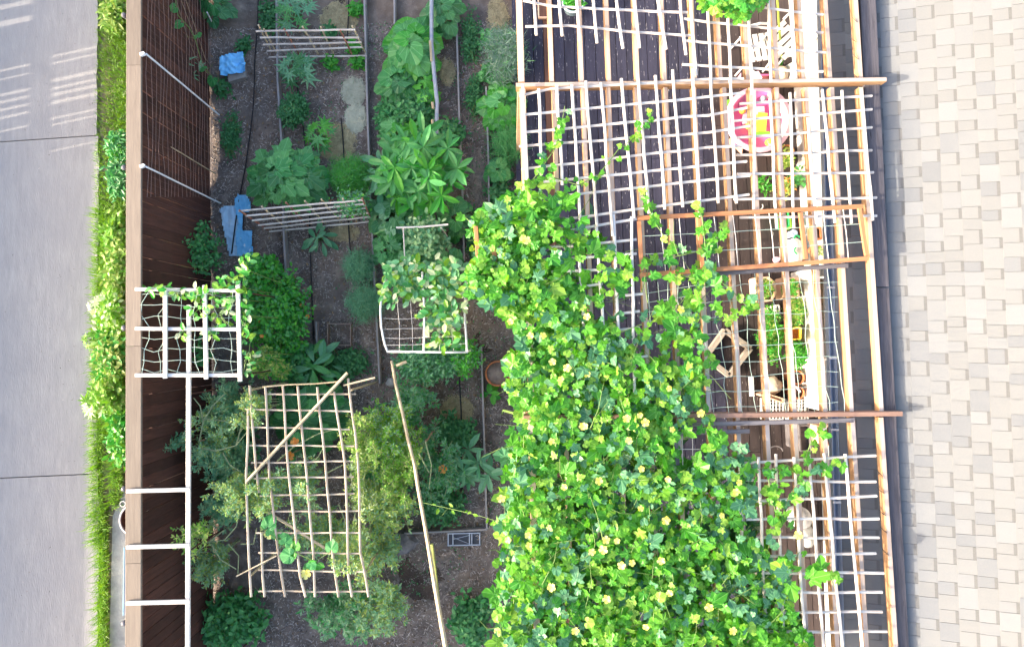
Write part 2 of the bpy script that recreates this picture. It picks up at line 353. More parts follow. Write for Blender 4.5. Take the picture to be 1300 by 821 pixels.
def shrub(name, label, cat, px, py, rp, h, kind, m, n, per, ls, group=None, z0=0, ry=None, m2=None, stemm=None, flowers=None, low=0, fm=None, bulge=1, pct2=.3):
    """fine foliage: branches with many leaflets"""
    c = P(px, py, z0 + h * .6); base = Vector((c.x, c.y, z0)); r = rp / ppm(z0 + h * .6); ry_ = (ry or rp) / ppm(z0 + h * .6)
    t = T(name, label, cat, base, group); st = MB(); fo = MB(); s = ls / ppm(h); tips = []
    for i in range(n):
        q = math.sqrt(R.random()); a = U(0, 6.283)
        tip = base + Vector((math.cos(a) * r * q * U(.8, 1.15), math.sin(a) * ry_ * q * U(.8, 1.15), h * (low + (1 - low) * (1 - .5 * q * q)) * U(.6, 1.05)))
        mid = base.lerp(tip, .5) + Vector((U(-.1, .1) * r, U(-.1, .1) * r, h * .15))
        root = base + Vector((math.cos(a) * r * .15 * q, math.sin(a) * ry_ * .15 * q, 0)) 
        st.tube([root, mid, tip], .005 + .004 * h, 3, r2=.002); tips.append(tip)
        for k in range(per):
            f = U(.35, 1.03); p = (root.lerp(mid, f * 2) if f < .5 else mid.lerp(tip, f * 2 - 1)) + Vector((U(-1, 1), U(-1, 1), U(-1, 1))) * s * .9 * bulge
            put_leaf(fo, kind, lmat(p, s * U(.6, 1.3), U(0, 6.283), U(-.6, .6), U(-.6, .6)), 1 if (m2 and R.random() < pct2) else 0)
    fo.put('foliage', [m, m2] if m2 else m, t, kind='stuff'); st.put('stem', stemm or M_stem, t)
    if flowers:
        for k in range(flowers):
            p = R.choice(tips) + Vector((0, 0, .02)); flower(p, .028, fm or L_opetal, t)
    return t
FL = {}
def flower(p, s, m, parent, tilt=.35):
    key = m.name
    if key not in FL:
        mb = MB()
        for k in range(5):
            a = k * 1.2566; M = Matrix.Rotation(a, 4, 'Z') @ Matrix.Rotation(-.18, 4, 'Y')
            mb.add([M @ Vector(q) for q in ((0, 0, 0), (.35, -.3, .05), (.85, -.38, .1), (1, 0, .02), (.85, .38, .1), (.35, .3, .05))], [(0, 1, 2, 3), (0, 3, 4, 5)])
        mb.lathe((0, 0, 0), [(.2, .0), (.18, .12), (.01, .16)], 6)
        FL[key] = mesh_of('flower', mb.v, mb.f, m)
    return link('flower', FL[key], parent, lmat(p, s, U(0, 6.3), U(-tilt, tilt), U(-tilt, tilt)))

# ================================================================ SETTING
def struct(o, label=None): o['kind'] = 'structure'; return o
# far ground sheet
mb = MB(); mb.add([Vector((-400, -400, -.02)), Vector((400, -400, -.02)), Vector((400, 400, -.02)), Vector((-400, 400, -.02))], [(0, 1, 2, 3)])
struct(mb.put('ground', M_soil2))
# garden soil, uneven
FBX = P(180, 365, 1.8).x
x0, x1, y0, y1 = FBX - .35, .35, -6.2, 5.2
nx, ny = 95, 230; vv = []
for j in range(ny + 1):
    for i in range(nx + 1):
        x = x0 + (x1 - x0) * i / nx; y = y0 + (y1 - y0) * j / ny
        vv.append((x, y, .012 + .05 * noise.noise(Vector((x * 1.1, y * 1.1, 0))) + .025 * noise.noise(Vector((x * 5, y * 5, 3)))))
ff = [(j * (nx + 1) + i, j * (nx + 1) + i + 1, (j + 1) * (nx + 1) + i + 1, (j + 1) * (nx + 1) + i) for j in range(ny) for i in range(nx)]
struct(link('garden_soil', mesh_of('garden_soil', vv, ff, M_soil, True)))
def soil_z(x, y): return .012 + .05 * noise.noise(Vector((x * 1.1, y * 1.1, 0))) + .025 * noise.noise(Vector((x * 5, y * 5, 3)))
mb = MB()                                      # mulch chips
for k in range(42000):
    x, y = U(x0 + .3, x1 - .25), U(-4.6, 4.4)
    if noise.noise(Vector((x * 1.5, y * 1.5, 9))) < -.5: continue
    M = Matrix.Translation((x, y, soil_z(x, y) + .004)) @ Matrix.Rotation(U(0, 6.3), 4, 'Z') @ Matrix.Rotation(U(-.5, .5), 4, 'Y')
    l, w_ = U(.008, .032), U(.002, .006)
    mb.add([M @ Vector(q) for q in ((-l, -w_, 0), (l, -w_ * .6, 0), (l, w_, .002), (-l, w_ * .7, .003))], [(0, 1, 2, 3)])
o = mb.put('wood_chip_mulch', M_chip); tag(o, 'grey brown wood chips and straw bits scattered over the garden soil', 'mulch', kind='stuff')
mb = MB()
for k in range(2600):                          # clods and small stones
    x, y = U(x0 + .3, x1 - .2), U(-4.6, 4.4); r = U(.006, .02) * (1.4 if R.random() < .1 else 1); c = Vector((x, y, soil_z(x, y) + r * .3))
    v = [c + Vector((math.cos(a * 1.257 + k) * r * U(.7, 1.2), math.sin(a * 1.257 + k) * r * U(.7, 1.2), -r * .4)) for a in range(5)] + [c + Vector((U(-.3, .3) * r, U(-.3, .3) * r, r * .7))]
    mb.add(v, [(i, (i + 1) % 5, 5) for i in range(5)])
tag(mb.put('soil_clods', M_soil), 'clods and small stones lying on the garden soil', 'clods', kind='stuff')
mb = MB()
for k in range(9000):                          # low creeping weeds where the beds are green
    x, y = U(x0 + .3, x1 - .1), U(-4.6, 4.4)
    if noise.noise(Vector((x * 1.2, y * .8, 21))) + .25 * noise.noise(Vector((x * 6, y * 6, 2))) + (.18 if x > -.9 else 0) < .22: continue
    s_ = U(.012, .032); put_leaf(mb, 'oval', lmat(Vector((x, y, soil_z(x, y) + U(.005, .03))), s_, U(0, 6.3), U(-.4, .3), U(-.3, .3)))
tag(mb.put('ground_weeds', L_dark), 'low creeping weeds spreading in patches over the bed soil', 'weeds', kind='stuff')
mb = MB()
for k in range(1500):
    x, y = U(x0 + .3, x1 - .1), U(-4.6, 4.4); s_ = U(.02, .05); put_leaf(mb, 'oval', lmat(Vector((x, y, soil_z(x, y) + .008)), s_, U(0, 6.3), U(-.2, .2), U(-.4, .4)))
tag(mb.put('leaf_litter', mat('dry_leaf', (.30, .20, .11), (.18, .11, .06), 9, .9, island=.5)), 'dry fallen leaves scattered over the garden soil', 'leaves', kind='stuff')
# alley of concrete slabs
alley = T('alley', None, None, (-8.5, 0, 0)) if False else bpy.data.objects.new('alley', None)
COL.objects.link(alley); alley.location = (-8.5, 0, 0); alley['kind'] = 'structure'; tops(alley, (-8.5, 0, 0))
cut = [(-260, -262), (188, 172), (602, 601), (1100, 1090)]
for a, b in zip(cut[:-1], cut[1:]):
    def cor(px, py): return P(px, py, .045)
    q = [cor(-560, b[0] + 30), cor(123, b[1]), cor(125, a[1]), cor(-560, a[0] + 30)]
    g = .006; q[0].y += g; q[1].y += g; q[2].y -= g; q[3].y -= g
    n = 40; v = []; R2 = random.Random(3)
    left = [q[0].lerp(q[3], i / n) for i in range(n + 1)]; right = [q[1].lerp(q[2], i / n) + Vector((R2.uniform(-.012, .012) if 0 < i < n else 0, 0, 0)) for i in range(n + 1)]
    for l_, r_ in zip(left, right): v += [l_, r_, r_ - Vector((-.004, 0, .12)), l_ - Vector((0, 0, .12))]
    f = []
    for i in range(n): f += [(i * 4, i * 4 + 1, i * 4 + 5, i * 4 + 4), (i * 4 + 1, i * 4 + 2, i * 4 + 6, i * 4 + 5)]
    f += [(0, 3, 2, 1), (n * 4, n * 4 + 1, n * 4 + 2, n * 4 + 3)]
    m_ = MB(); m_.add(v, f); m_.put('concrete_slab', M_conc, alley)

# ---------------------------------------------------------------- wooden fence along the alley
FZ = 1.8
ftop0, ftop1 = P(180, -200, FZ), P(180, 1700, FZ)
fdir = (ftop1 - ftop0).normalized(); FL_ = (ftop1 - ftop0).length; fn = Vector((-fdir.y, fdir.x, 0)); fn = fn if fn.x > 0 else -fn
fb = ftop0.copy(); fb.z = 0
fence = T('wooden_fence', 'tall dark stained plank fence with pale flat cap board beside the concrete alley', 'fence', Vector((ftop0.x, 0, 0)))
npk = int(FL_ / .125); pm = None
for i in range(npk):
    c = fb + fdir * (i + .5) * (FL_ / npk) - fn * .035
    b = .004; W_, Dp, H_ = FL_ / npk - .003, .018, FZ - .02 - .03
    if pm is None:
        v = [(x, y, z) for z in (0, H_) for (x, y) in ((-Dp / 2, -W_ / 2), (Dp / 2 - b, -W_ / 2), (Dp / 2, -W_ / 2 + b), (Dp / 2, W_ / 2 - b), (Dp / 2 - b, W_ / 2), (-Dp / 2, W_ / 2))]
        pm = mesh_of('picket', v, [(j, (j + 1) % 6, 6 + (j + 1) % 6, 6 + j) for j in range(6)] + [tuple(range(6, 12))], M_picket)
    ang = math.atan2(fn.y, fn.x)
    link('picket', pm, fence, Matrix.Translation(c + Vector((0, 0, .03)) + fn * U(-.004, .004)) @ Matrix.Rotation(ang, 4, 'Z') @ Matrix.Rotation(U(-.004, .004), 4, 'X'))
cuts = [0, .17, .372, .52, .68, .84, 1]; capc = ftop0 - fn * .083
for a, b in zip(cuts[:-1], cuts[1:]):
    p, q = capc + fdir * (a * FL_ + .002), capc + fdir * (b * FL_ - .002)
    board('cap_board', p - Vector((0, 0, .0)), q, .166, .032, M_cap, fence)
for z in (.35, 1.45): 
    p = fb - fn * .065; board('rail', p + Vector((0, 0, z)), p + fdir * FL_ + Vector((0, 0, z)), .04, .09, M_picket, fence)
for py in (-180, 20, 213, 416, 620, 790, 990, 1190):
    p = P(158, py, 1.74); m_ = MB(); m_.tube([Vector((p.x, p.y, 0)), p], .024, 12); m_.put('post', M_fin, fence)
    m_ = MB(); m_.lathe((p.x, p.y, 1.74), [(.03, 0), (.03, .012), (.02, .03), (.001, .036)], 12); m_.put('post_cap', M_fin, fence)

# ---------------------------------------------------------------- neighbour's slatted fence on the far side of the alley (out of view, throws the striped shade)
NX = -8.7
nf = T('board_fence', 'plain board fence standing on the far side of the concrete alley', 'fence', (NX, 0, 0))
NH = (-5.52 - NX) * math.tan(rad(SUN_EL)) / math.cos(rad(SUN_AZ)) 
def back(p):                                   # where the ray through p crosses x = NX
    t = (p.x - NX) / LDIR.x; return p - LDIR * t
stripes = []
for (x_, y_, w_) in [(20, 6, 2.2), (20, 27, 2.6), (20, 86, 1.2), (20, 97, .8), (20, 117, 1.4), (20, 126, 1.4), (20, 136, 1.3), (20, 146, 1.3), (20, 163, .9), (75, 70, 1.2), (75, 79, .9), (75, 101, 1.7), (75, 111, 1.3), (75, 119, 1.5), (75, 129, 1.6), (75, 149, 1), (75, 157, .8), (75, 190, .7)]:
    g = back(P(x_, y_, .045)); stripes.append((g.y, w_ / 94, g.z))
stripes.sort()
mb = MB(); mb2 = MB()
def npanel(name, ya, yb, za, zb):
    if yb - ya < .003: return
    m_ = MB(); m_.box(((NX), (ya + yb) / 2, (za + zb) / 2), (.02, yb - ya, zb - za)); m_.put(name, M_gray, nf)
zb_band = back(P(49, 100, .045)).z             # rail whose shade parts the two rows of stripes
zl, zu = zb_band - .04, zb_band + .04
ys0, ys1 = stripes[0][0] - .05, stripes[-1][0] + .05
y = -9.0
while y < ys0 - .15: npanel('plank', y, y + .148, 0, NH); y += .15
npanel('plank', y, ys0, 0, NH)
for lo in (True, False):                       # lower row lights the near part (x < 40 px is farther from the fence than x > 60 px)
    row = [s for s in stripes if (s[2] < zb_band) == lo]
    prev = ys0
    for (yc, wd, _) in row: wd *= 3.0; npanel('plank', prev, yc - wd / 2, 0 if lo else zu, zl if lo else NH + .1); prev = yc + wd / 2
    npanel('plank', prev, ys1, 0 if lo else zu, zl if lo else NH + .1)
m_ = MB(); m_.box((NX + .03, (ys0 + ys1) / 2, zb_band), (.04, ys1 - ys0, .082)); m_.put('rail', M_gray, nf)
y = ys1
while y < 14: npanel('plank', y, y + .148, 0, NH + .12); y += .15

# ---------------------------------------------------------------- house: shingled roof, gutter, wall
E0 = P(1050, 0, 2.2); E1 = P(1071, 731, 2.2); ev = (E0 - E1).normalized(); eu = Vector((ev.y, -ev.x, 0)); SL = rad(18)
up_ = (eu * math.cos(SL) + Vector((0, 0, math.sin(SL)))); rn = up_.cross(ev); rn = rn if rn.z > 0 else -rn
RM = Matrix((up_, ev, rn)).transposed().to_4x4()    # local x uphill, y along the eave, z off the roof
EO = P(1060, 365, 2.2)
house = T('house', 'house with pale grey shingled roof, gutter and white painted wall behind the deck', 'house', Vector((EO.x, EO.y, 0)))
RMt = Matrix.Translation(EO) @ RM
mb = MB(); YL = 7.5; XL = 5.0
ridge = RMt @ Vector((XL, 0, 0))
A = [RMt @ Vector((0, s * YL, -.012)) for s in (-1, 1)] + [RMt @ Vector((XL, s * YL, -.012)) for s in (1, -1)]
Bk = [p + eu * 9.5 - Vector((0, 0, 3.0)) for p in (A[3], A[2])]
dn = Vector((0, 0, -.1)); v = [A[0], A[1], A[2], A[3], Bk[0], Bk[1]]; v += [p + dn for p in v]
mb.add(v, [(0, 3, 2, 1), (3, 4, 5, 2), (6, 7, 8, 9), (9, 8, 11, 10), (0, 1, 7, 6), (1, 2, 8, 7), (2, 5, 11, 8), (0, 6, 9, 3), (3, 9, 10, 4), (4, 10, 11, 5)])
roof = mb.put('roof', M_shingle, house)
SH = {}
def shingle_mesh(kind, Ls):
    key = (kind, Ls)
    if key not in SH:
        ex = .168; t0 = .0045 if kind else .003; L2 = Ls / 2 - .0015
        v = [(0, -L2, t0), (0, L2, t0), (ex + .012, L2, t0 - .003), (ex + .012, -L2, t0 - .003), (0, -L2, -.004), (0, L2, -.004), (ex + .012, L2, -.004), (ex + .012, -L2, -.004)]
        f = [(0, 3, 2, 1), (0, 1, 5, 4), (1, 2, 6, 5), (3, 0, 4, 7), (2, 3, 7, 6)]; mi = [0] * 5
        if not kind:                             # printed dark band at the head of the lower ply
            v += [(ex - .032, -L2, t0 + .0004), (ex - .032, L2, t0 + .0004), (ex - .001, L2, t0 - .001), (ex - .001, -L2, t0 - .001)]; f.append((8, 11, 10, 9)); mi.append(1)
        SH[key] = mesh_of('shingle', v, f, [M_shingle, M_shdark], False, mi)
    return SH[key]
M_shw = mat('white_shingle', (.184, .190, .200), (.176, .182, .192), 60, .9, objvar=.05, bump=.4)
M_shg = mat('grey_shingle', (.160, .167, .180), (.151, .158, .171), 60, .9, objvar=.05, bump=.4)
def variant(me, m0):
    k = (me.name, m0.name)
    if k not in SH: c = me.copy(); c.materials[0] = m0; SH[k] = c
    return SH[k]
allsh = []
q = random.Random(5)
for i in range(int(XL / .165)):
    y = -YL + q.uniform(0, .2); kind = q.random() < .5
    while y < YL:
        kind = not kind
        Ls = q.choice((.10, .12, .14)) if not kind else q.choice((.11, .14, .17, .20))
        allsh.append((i, y + Ls / 2, Ls, kind, q.random())); y += Ls
Ci = (CAMR.to_4x4().inverted() @ Matrix.Translation((0, 0, -CAM_H)))
def pix(p): c = Ci @ p; return 650 - FPX * c.x / c.z, 365.5 + FPX * c.y / c.z
def score(s):
    x, y = pix(RMt @ Vector((s[0] * .165, s[1], 0)))
    return -1e9 if not (1030 < x < 1300 and -10 < y < 821) else s[2] - .0004 * abs(x - 1200)
allsh.sort(key=score, reverse=True)
rest = MB()
for k, (i, y, Ls, kind, rr) in enumerate(allsh):
    me = shingle_mesh(kind, Ls); M = RMt @ Matrix.Translation((i * .165, y, 0))
    m0 = M_shw if rr < .24 else (M_shg if rr > .78 else M_shingle)
    if k < 300: link('shingle', variant(me, m0), roof, M)
    else:
        b = len(rest.v); rest.v.extend([M @ vv_.co for vv_ in me.vertices]); ii = {M_shingle: 0, M_shw: 2, M_shg: 3}[m0]
        rest.f.extend([tuple(b + z for z in p.vertices) for p in me.polygons]); rest.m.extend([1 if p.material_index else ii for p in me.polygons])
rest.put('shingle_field', [M_shingle, M_shdark, M_shw, M_shg], roof, kind='stuff')
# gutter
mb = MB(); gw = .075; pr = [(-gw, 0), (-gw, -.075), (-.012, -.085), (-.004, 0), (-.010, 0), (-.018, -.078), (-gw + .007, -.069), (-gw + .007, 0)]
v = []
for s in (-1, 1):
    for (a, z) in pr: v.append(EO + eu * (a + .0) + ev * s * YL + Vector((0, 0, z + .0)))
mb.add(v, [(j, (j + 1) % 8, 8 + (j + 1) % 8, 8 + j) for j in range(8)]); gut = mb.put('gutter', M_gutter, house)
for k in range(-6, 7):
    m_ = MB(); c = EO + ev * k * .72 + eu * -.04 + Vector((0, 0, -.002)); m_.box(c, (.085, .02, .006), math.atan2(eu.y, eu.x)); m_.put('hanger', M_white, gut)
# wall
mb = MB(); wc = EO + eu * (.72 + .1); mb.box(Vector((wc.x, wc.y, 1.12)), (.2, 15, 2.24), math.atan2(eu.y, eu.x)); mb.put('wall', M_white, house)
mb = MB(); wc = EO + eu * 9; mb.box(Vector((wc.x, wc.y, .5)), (9, 14.6, 1.0), math.atan2(eu.y, eu.x)); mb.put('house_base', M_white, house)
mb = MB(); wc = EO + eu * (.36); mb.box(Vector((wc.x, wc.y, 2.035)), (.70, 15, .012), math.atan2(eu.y, eu.x)); mb.put('soffit', M_white, house)
WX = (EO + eu * .72).x

M_plank = mat('old_grey_plank', (.115, .105, .12), (.06, .054, .064), 4, .85, stretch=(1, 18, 18), objvar=.1, fleck=(5, .72, (.03, .025, .03)), bump=.5)
# ---------------------------------------------------------------- weathered plank lying on the roof (carries the pergola)
pk = T('roof_plank', 'long weathered grey plank fixed along the roof edge under the rafter ends', 'plank', P(1120, 365, 2.5))
def plk(pxa, pya, pxb, pyb): board('plank', P(pxa, pya, 2.407), P(pxb, pyb, 2.407), .16, .05, M_plank, pk)
plk(1098, -60, 1117, 364); plk(1117, 366, 1144, 860)
for k in range(7): 
    p = P(1100 + k * 6.2, 20 + k * 120, 2.44); m_ = MB(); m_.box((p.x, p.y, 2.352), (.1, .09, .06)); m_.put('block', M_gray, pk)

# ---------------------------------------------------------------- deck
dk0 = P(659, 365, .15).x
deck = T('deck', 'dark painted timber deck with peeling boards under the pergola', 'deck', (dk0, 0, 0))
nb = 28; wdt = (WX - dk0) / nb
rzd = math.atan2(ev.x, ev.y)
for i in range(nb):
    x = dk0 + (i + .5) * wdt; ys = [-6.2, U(-3.2, -1.5), U(1.4, 3.4), 6]
    m0 = M_deckb if i in (3,) else (M_deck if i < 19 else M_deck2)
    for a, b in zip(ys[:-1], ys[1:]):
        m_ = MB(); m_.box((x, (a + b) / 2, .135 + U(-.002, .002)), (wdt - .008, b - a - .006, .03)); m_.put('plank', m0, deck)
for y in range(-6, 7):
    m_ = MB(); m_.box(((dk0 + WX) / 2, y * .95, .08), (WX - dk0 - .04, .04, .078)); m_.put('joist', M_gray, deck)

# ---------------------------------------------------------------- pergola
ZR = 2.425                                      # middle of rafters
perg = T('pergola', 'timber pergola of closely spaced rafters over the deck, tied to the roof', 'pergola', Vector((dk0, 0, 0)))
rx = [659, 699, 733, 768, 803, 838, 874, 909, 944, 978, 1012, 1046, 1083]
def rline(a, y): return a + (y) * (.028 + (a - 657) / 426 * .036)
offs2 = {}
for a in rx:
    for (ya, yb, dx) in ((-60, 106, 0), (113, 522, 1), (529, 860, 0)):
        j = U(-2, 2) * (a > 665)
        p, q = P(rline(a, ya) + dx + j, ya, ZR), P(rline(a, yb) + dx + j, yb, ZR)
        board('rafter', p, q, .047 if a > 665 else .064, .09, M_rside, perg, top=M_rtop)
ZB = 2.45
for (a, b, m0) in (((655, 111), (1121, 104), M_rafter), ((664, 529), (1141, 524), M_gray)):
    p, q = P(a[0], a[1], ZB), P(b[0], b[1], ZB)
    if m0 == M_gray: m0 = mat('rust_brown_beam', (.33, .20, .15), (.22, .13, .10), 3, .8, stretch=(1, 14, 14))
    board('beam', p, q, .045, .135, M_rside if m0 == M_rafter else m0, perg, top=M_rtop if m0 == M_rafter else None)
    for s in ((p + Vector((.06, 0, 0)), 0),):
        pp = s[0]; m_ = MB(); m_.box((pp.x, pp.y, .15 + 1.115), (.088, .088, 2.23)); m_.put('post', M_rafter, perg)
# loose grey boards lying across the rafters
for (a, b, z, lab) in (((868, 539), (1083, 533), 2.50, 'weathered grey board across the rafters just below the rust brown beam'), ((860, 549.5), (951, 547), 2.50, 'short bluish grey board end across the rafters at the vine edge'), ((815, 353), (1076, 337), 2.485, 'long weathered grey board under the reddish wooden net frame')):
    o = board('grey_board', P(a[0], a[1], z), P(b[0], b[1], z), .042, .03, M_gray); tag(o, lab, 'board')
o = board('grey_board', P(857, 552, 2.50), P(860, 590, 2.50), .04, .028, M_gray); tag(o, 'short upright grey board at the corner of the open square in the vine', 'board')
ZS = 2.515
def lattice(name, label, verts, hors, z, m=M_stick, r=.0148, cat='trellis', grp=None, zoff=.026, rh=None, cross=True):
    c = P(*verts[0][0], z) if not isinstance(z, dict) else P(*verts[0][0], 2)
    t = T(name, label, cat, Vector((c.x, c.y, z)), grp)
    for l_ in hors: stick('crossbar', [P(x, y, z) for x, y in l_], rh or r * .92, m, t, n=6)
    for l_ in verts: stick('upright', [P(x, y, z + zoff) for x, y in l_], r, m, t, n=6)
    return t
lattice('stick_trellis', 'pale stick lattice over the deck top, with open ends above the cross beam', [[(674, -60), (681, 45)], [(704, -60), (714, 46)], [(727, -60), (736, 52)], [(748, -60), (758, 55)], [(774, -60), (791, 62)], [(799, -60), (812, 61)], [(826, -60), (846, 63)], [(859, -60), (865, 20), (871, 70)], [(874, -60), (879, 40), (884, 96)]],
        [[(664, 1), (700, 8), (760, 12), (873, 16)], [(667, 34), (720, 33), (800, 40), (881, 46)], [(660, -28), (870, -16)]], ZS, grp='stick lattices on the pergola')
lattice('stick_trellis', 'pale stick lattice at top right of the pergola over the white chairs', [[(896, -60), (903, 108)], [(921, -60), (928, 104)], [(947, -60), (955, 120)], [(974, -60), (979, 104)], [(1002, -60), (1009, 100)], [(1032, -60), (1033, 90)]],
        [[(970, 10), (1045, 19)], [(868, 24), (900, 28), (1045, 42)], [(870, 52), (955, 59), (1048, 67)], [(866, 82), (955, 87), (1045, 91)], [(900, -30), (1045, -25)]], ZS + .02, grp='stick lattices on the pergola')
lattice('stick_trellis', 'large slanting stick lattice below the cross beam, vine climbing its left side', [[(664, 108), (670, 235)], [(684, 113), (688, 212)], [(707, 108), (714, 235)], [(726, 108), (737, 290)], [(744, 103), (758, 288)], [(763, 105), (778, 300)], [(789, 100), (805, 277)], [(810, 95), (824, 271)], [(832, 96), (844, 266)], [(854, 89), (867, 263)], [(879, 88), (889, 275)], [(902, 100), (912, 258)], [(927, 100), (935, 258)]],
        [[(659, 122), (700, 113), (900, 101), (944, 100)], [(662, 146), (900, 123), (944, 118)], [(665, 168), (900, 146), (948, 137)], [(659, 186), (900, 168), (952, 160)], [(662, 215), (900, 187), (947, 185)], [(690, 231), (900, 210), (948, 205)], [(720, 248), (900, 228), (952, 223)], [(705, 280), (900, 254), (951, 247)]], ZS + .03, grp='stick lattices on the pergola')
lattice('stick_trellis', 'stick lattice above the pink play table reaching past the gutter', [[(958, 115), (957, 268)], [(978, 125), (986, 290)], [(1003, 118), (1008, 290)], [(1026, 150), (1029, 195), (1037, 284)], [(1044, 114), (1060, 283)], [(1069, 115), (1081, 284)], [(1094, 114), (1108, 280)]],
        [[(939, 132), (1107, 122)], [(930, 154), (1107, 139)], [(935, 175), (1107, 162)], [(935, 197), (1107, 191)], [(936, 221), (1109, 219)], [(931, 253), (1113, 251)], [(939, 276), (1113, 274)]], 2.488, grp='stick lattices on the pergola')
lattice('stick_trellis', 'regular stick lattice at lower right whose bars stop at the last rafter', [[(939, 590), (942, 700)], [(963, 580), (968, 700), (975, 860)], [(985, 576), (991, 726), (997, 860)], [(1008, 580), (1016, 717), (1025, 860)], [(1027, 576), (1038, 719), (1048, 860)], [(1046, 575), (1060, 724), (1073, 860)], [(1073, 576), (1086, 726), (1098, 860)]],
        [[(936, 588), (1112, 578)], [(945, 609), (1112, 611)], [(945, 636), (1113, 629)], [(947, 659), (1116, 658)], [(960, 682), (1116, 682)], [(960, 706), (1112, 702)], [(950, 727), (1122, 727)], [(950, 752), (1120, 751)], [(950, 777), (1120, 776)], [(950, 802), (1126, 801)], [(950, 827), (1126, 826)]], ZS, grp='stick lattices on the pergola')
lattice('stick_trellis', 'small stick lattice nearly hidden among the vine leaves', [[(735, 325), (742, 430)], [(757, 285), (766, 420)], [(779, 272), (786, 430), (788, 560)], [(802, 275), (804, 420), (806, 510)]],
        [[(650, 314), (700, 313), (760, 311)], [(700, 296), (808, 278)], [(720, 313), (808, 304)], [(690, 330), (808, 322)], [(700, 345), (775, 342)], [(725, 366), (765, 360)], [(780, 376), (816, 373)], [(780, 399), (812, 395)], [(785, 419), (812, 416)], [(790, 456), (822, 452)]], ZS + .01, m=M_lath, grp='stick lattices on the pergola')
# black ties on the outer rafter
for (ax, ay) in ((1083, 50), (1085, 25), (1086, 72), (1088, 98), (1117, 600), (1118, 622), (1120, 650), (1122, 672), (1124, 700)):
    p = P(ax, ay, 2.474); m_ = MB(); m_.tube([p + Vector((-.03, .03, 0)), p + Vector((-.01, .0, .006)), p + Vector((.03, -.03, 0))], .003, 4); m_.put('tie', M_black, perg)
# reddish net frame
ZF = 2.535
nfm = T('netted_rack', 'reddish wooden frame with string net lying across the rafters', 'rack', P(810, 277, ZF))
for a, b in (((809, 277), (1095, 262)), ((812, 349), (1102, 328))): board('rail', P(*a, ZF), P(*b, ZF), .042, .03, M_orange, nfm)
for a, b in (((811, 281), (815, 345)), ((887, 276), (892, 343)), ((1016, 270), (1023, 329)), ((1091, 265), (1100, 325))): board('stile', P(*a, ZF - .001), P(*b, ZF - .001), .04, .028, M_orange, nfm)
for x_ in (838, 862, 906, 930, 958, 976, 990, 1045, 1070): stick('string', [P(x_, 277 - (x_ - 811) * .052, ZF), P(x_ + 7, 346 - (x_ - 811) * .07, ZF)], .004, M_lath, nfm, n=4, wob=.01)
for dy in (22, 45): stick('string', [P(812, 278 + dy, ZF), P(950, 271 + dy, ZF), P(1096, 262 + dy, ZF)], .003, M_string, nfm, n=4, wob=.004)
# string net between the two beams
net = T('string_net', 'wavy pale green string net tied over the rafters at the right', 'net', P(890, 350, 2.49))
for k, x_ in enumerate((893, 912, 930, 948, 966, 985, 1003, 1022, 1040, 1058)):
    stick('string', [P(x_ - 8 + U(-2, 2), 348 - k * .8, 2.485)] + [P(x_ - 8 + j * 2.4 + U(-2.5, 2.5), 348 + j * 20, 2.485 + U(-.015, .01)) for j in range(1, 9)] + [P(x_ + 14, 530, 2.48)], .0026, M_string, net, n=4)
for k in range(9):
    y = 362 + k * 19
    stick('string', [P(880 + k * 1.5, y + 6, 2.487)] + [P(880 + j * 22 + k * 1.5, y + 4 - j * 1.2 + U(-2, 2), 2.487 + U(-.015, .008)) for j in range(1, 8)] + [P(1064, y - 4, 2.48)], .0026, M_string, net, n=4)
for k in range(5): stick('string', [P(822 + k * 13, 358, 2.48), P(824 + k * 13 + U(-5, 5), 380, 2.47), P(826 + k * 13, 412, 2.48)], .0032, M_string, net, n=4)
for k in range(4): stick('string', [P(822, 372 + k * 12, 2.48), P(885, 362 + k * 12, 2.48)], .0032, M_string, net, n=4)
for x_ in (866, 879): stick('string', [P(x_, 552, 2.50), P(x_ + 1, 590, 2.50)], .0032, M_lath, net, n=4)
stick('string', [P(858, 570, 2.50), P(894, 570, 2.50)], .0032, M_lath, net, n=4)

# ================================================================ FENCE SIDE
# net leaning on the fence, with its three thin poles
gn = T('garden_net', 'brown bird net of long level strings hanging down the inner face of the fence', 'net', Vector((FBX, 3, 0)))
def ff_pt(py, z, off=.03):                      # point just off the inner fence face that shows at photo row py
    p = P(180, py, z); t = (p.x - fb.x) / 1.0
    # intersect the pixel ray with the fence plane
    lo, hi = 150.0, 330.0
    for _ in range(40):
        m_ = (lo + hi) / 2; pp = P(m_, py, z)
        if (pp - fb).dot(fn) > off: hi = m_
        else: lo = m_
    return P(lo, py, z)
for k in range(19):
    z = 1.74 - k * .09
    stick('net_line', [ff_pt(-60 + j * 31, z + U(-.012, .012), .03 + .012 * math.sin(k + j)) for j in range(11)], .0030, M_nylon, gn, n=4, wob=.003)
for j in range(34):
    py = -60 + j * 9.4; a, b = ff_pt(py, 1.75, .028), ff_pt(py, .12, .028); b.y = a.y + U(-.02, .02); stick('net_line', [a, b], .0009, M_nylon, gn, n=3, wob=.004)
for (a, b, ra, m0, lab) in (((180, 69), (278, 146), .011, M_pvc, 'thin white pole slanting down the net at the top, next to the blue covered brick'), ((180, 212), (280, 258), .011, M_pvc, 'thin white pole slanting from the fence cap just above the blue sheets'), ((212, 187), (274, 221), .008, M_bamboo, 'short brown cane leaning on the netted fence between the two white poles'), ((258, 16), (272, 34), .010, M_pvc, 'short white stake at the top corner under the squash leaves')):
    z0, z1 = (1.8 if a[0] == 180 else (1.2 if a[0] == 212 else .5)), .03
    p = P(*a, z0) + Vector((.05, 0, 0)) ; o = stick('pole', [P(*b, z1), p], ra, m0, None, wob=.002); tag(o, lab, 'pole', None)
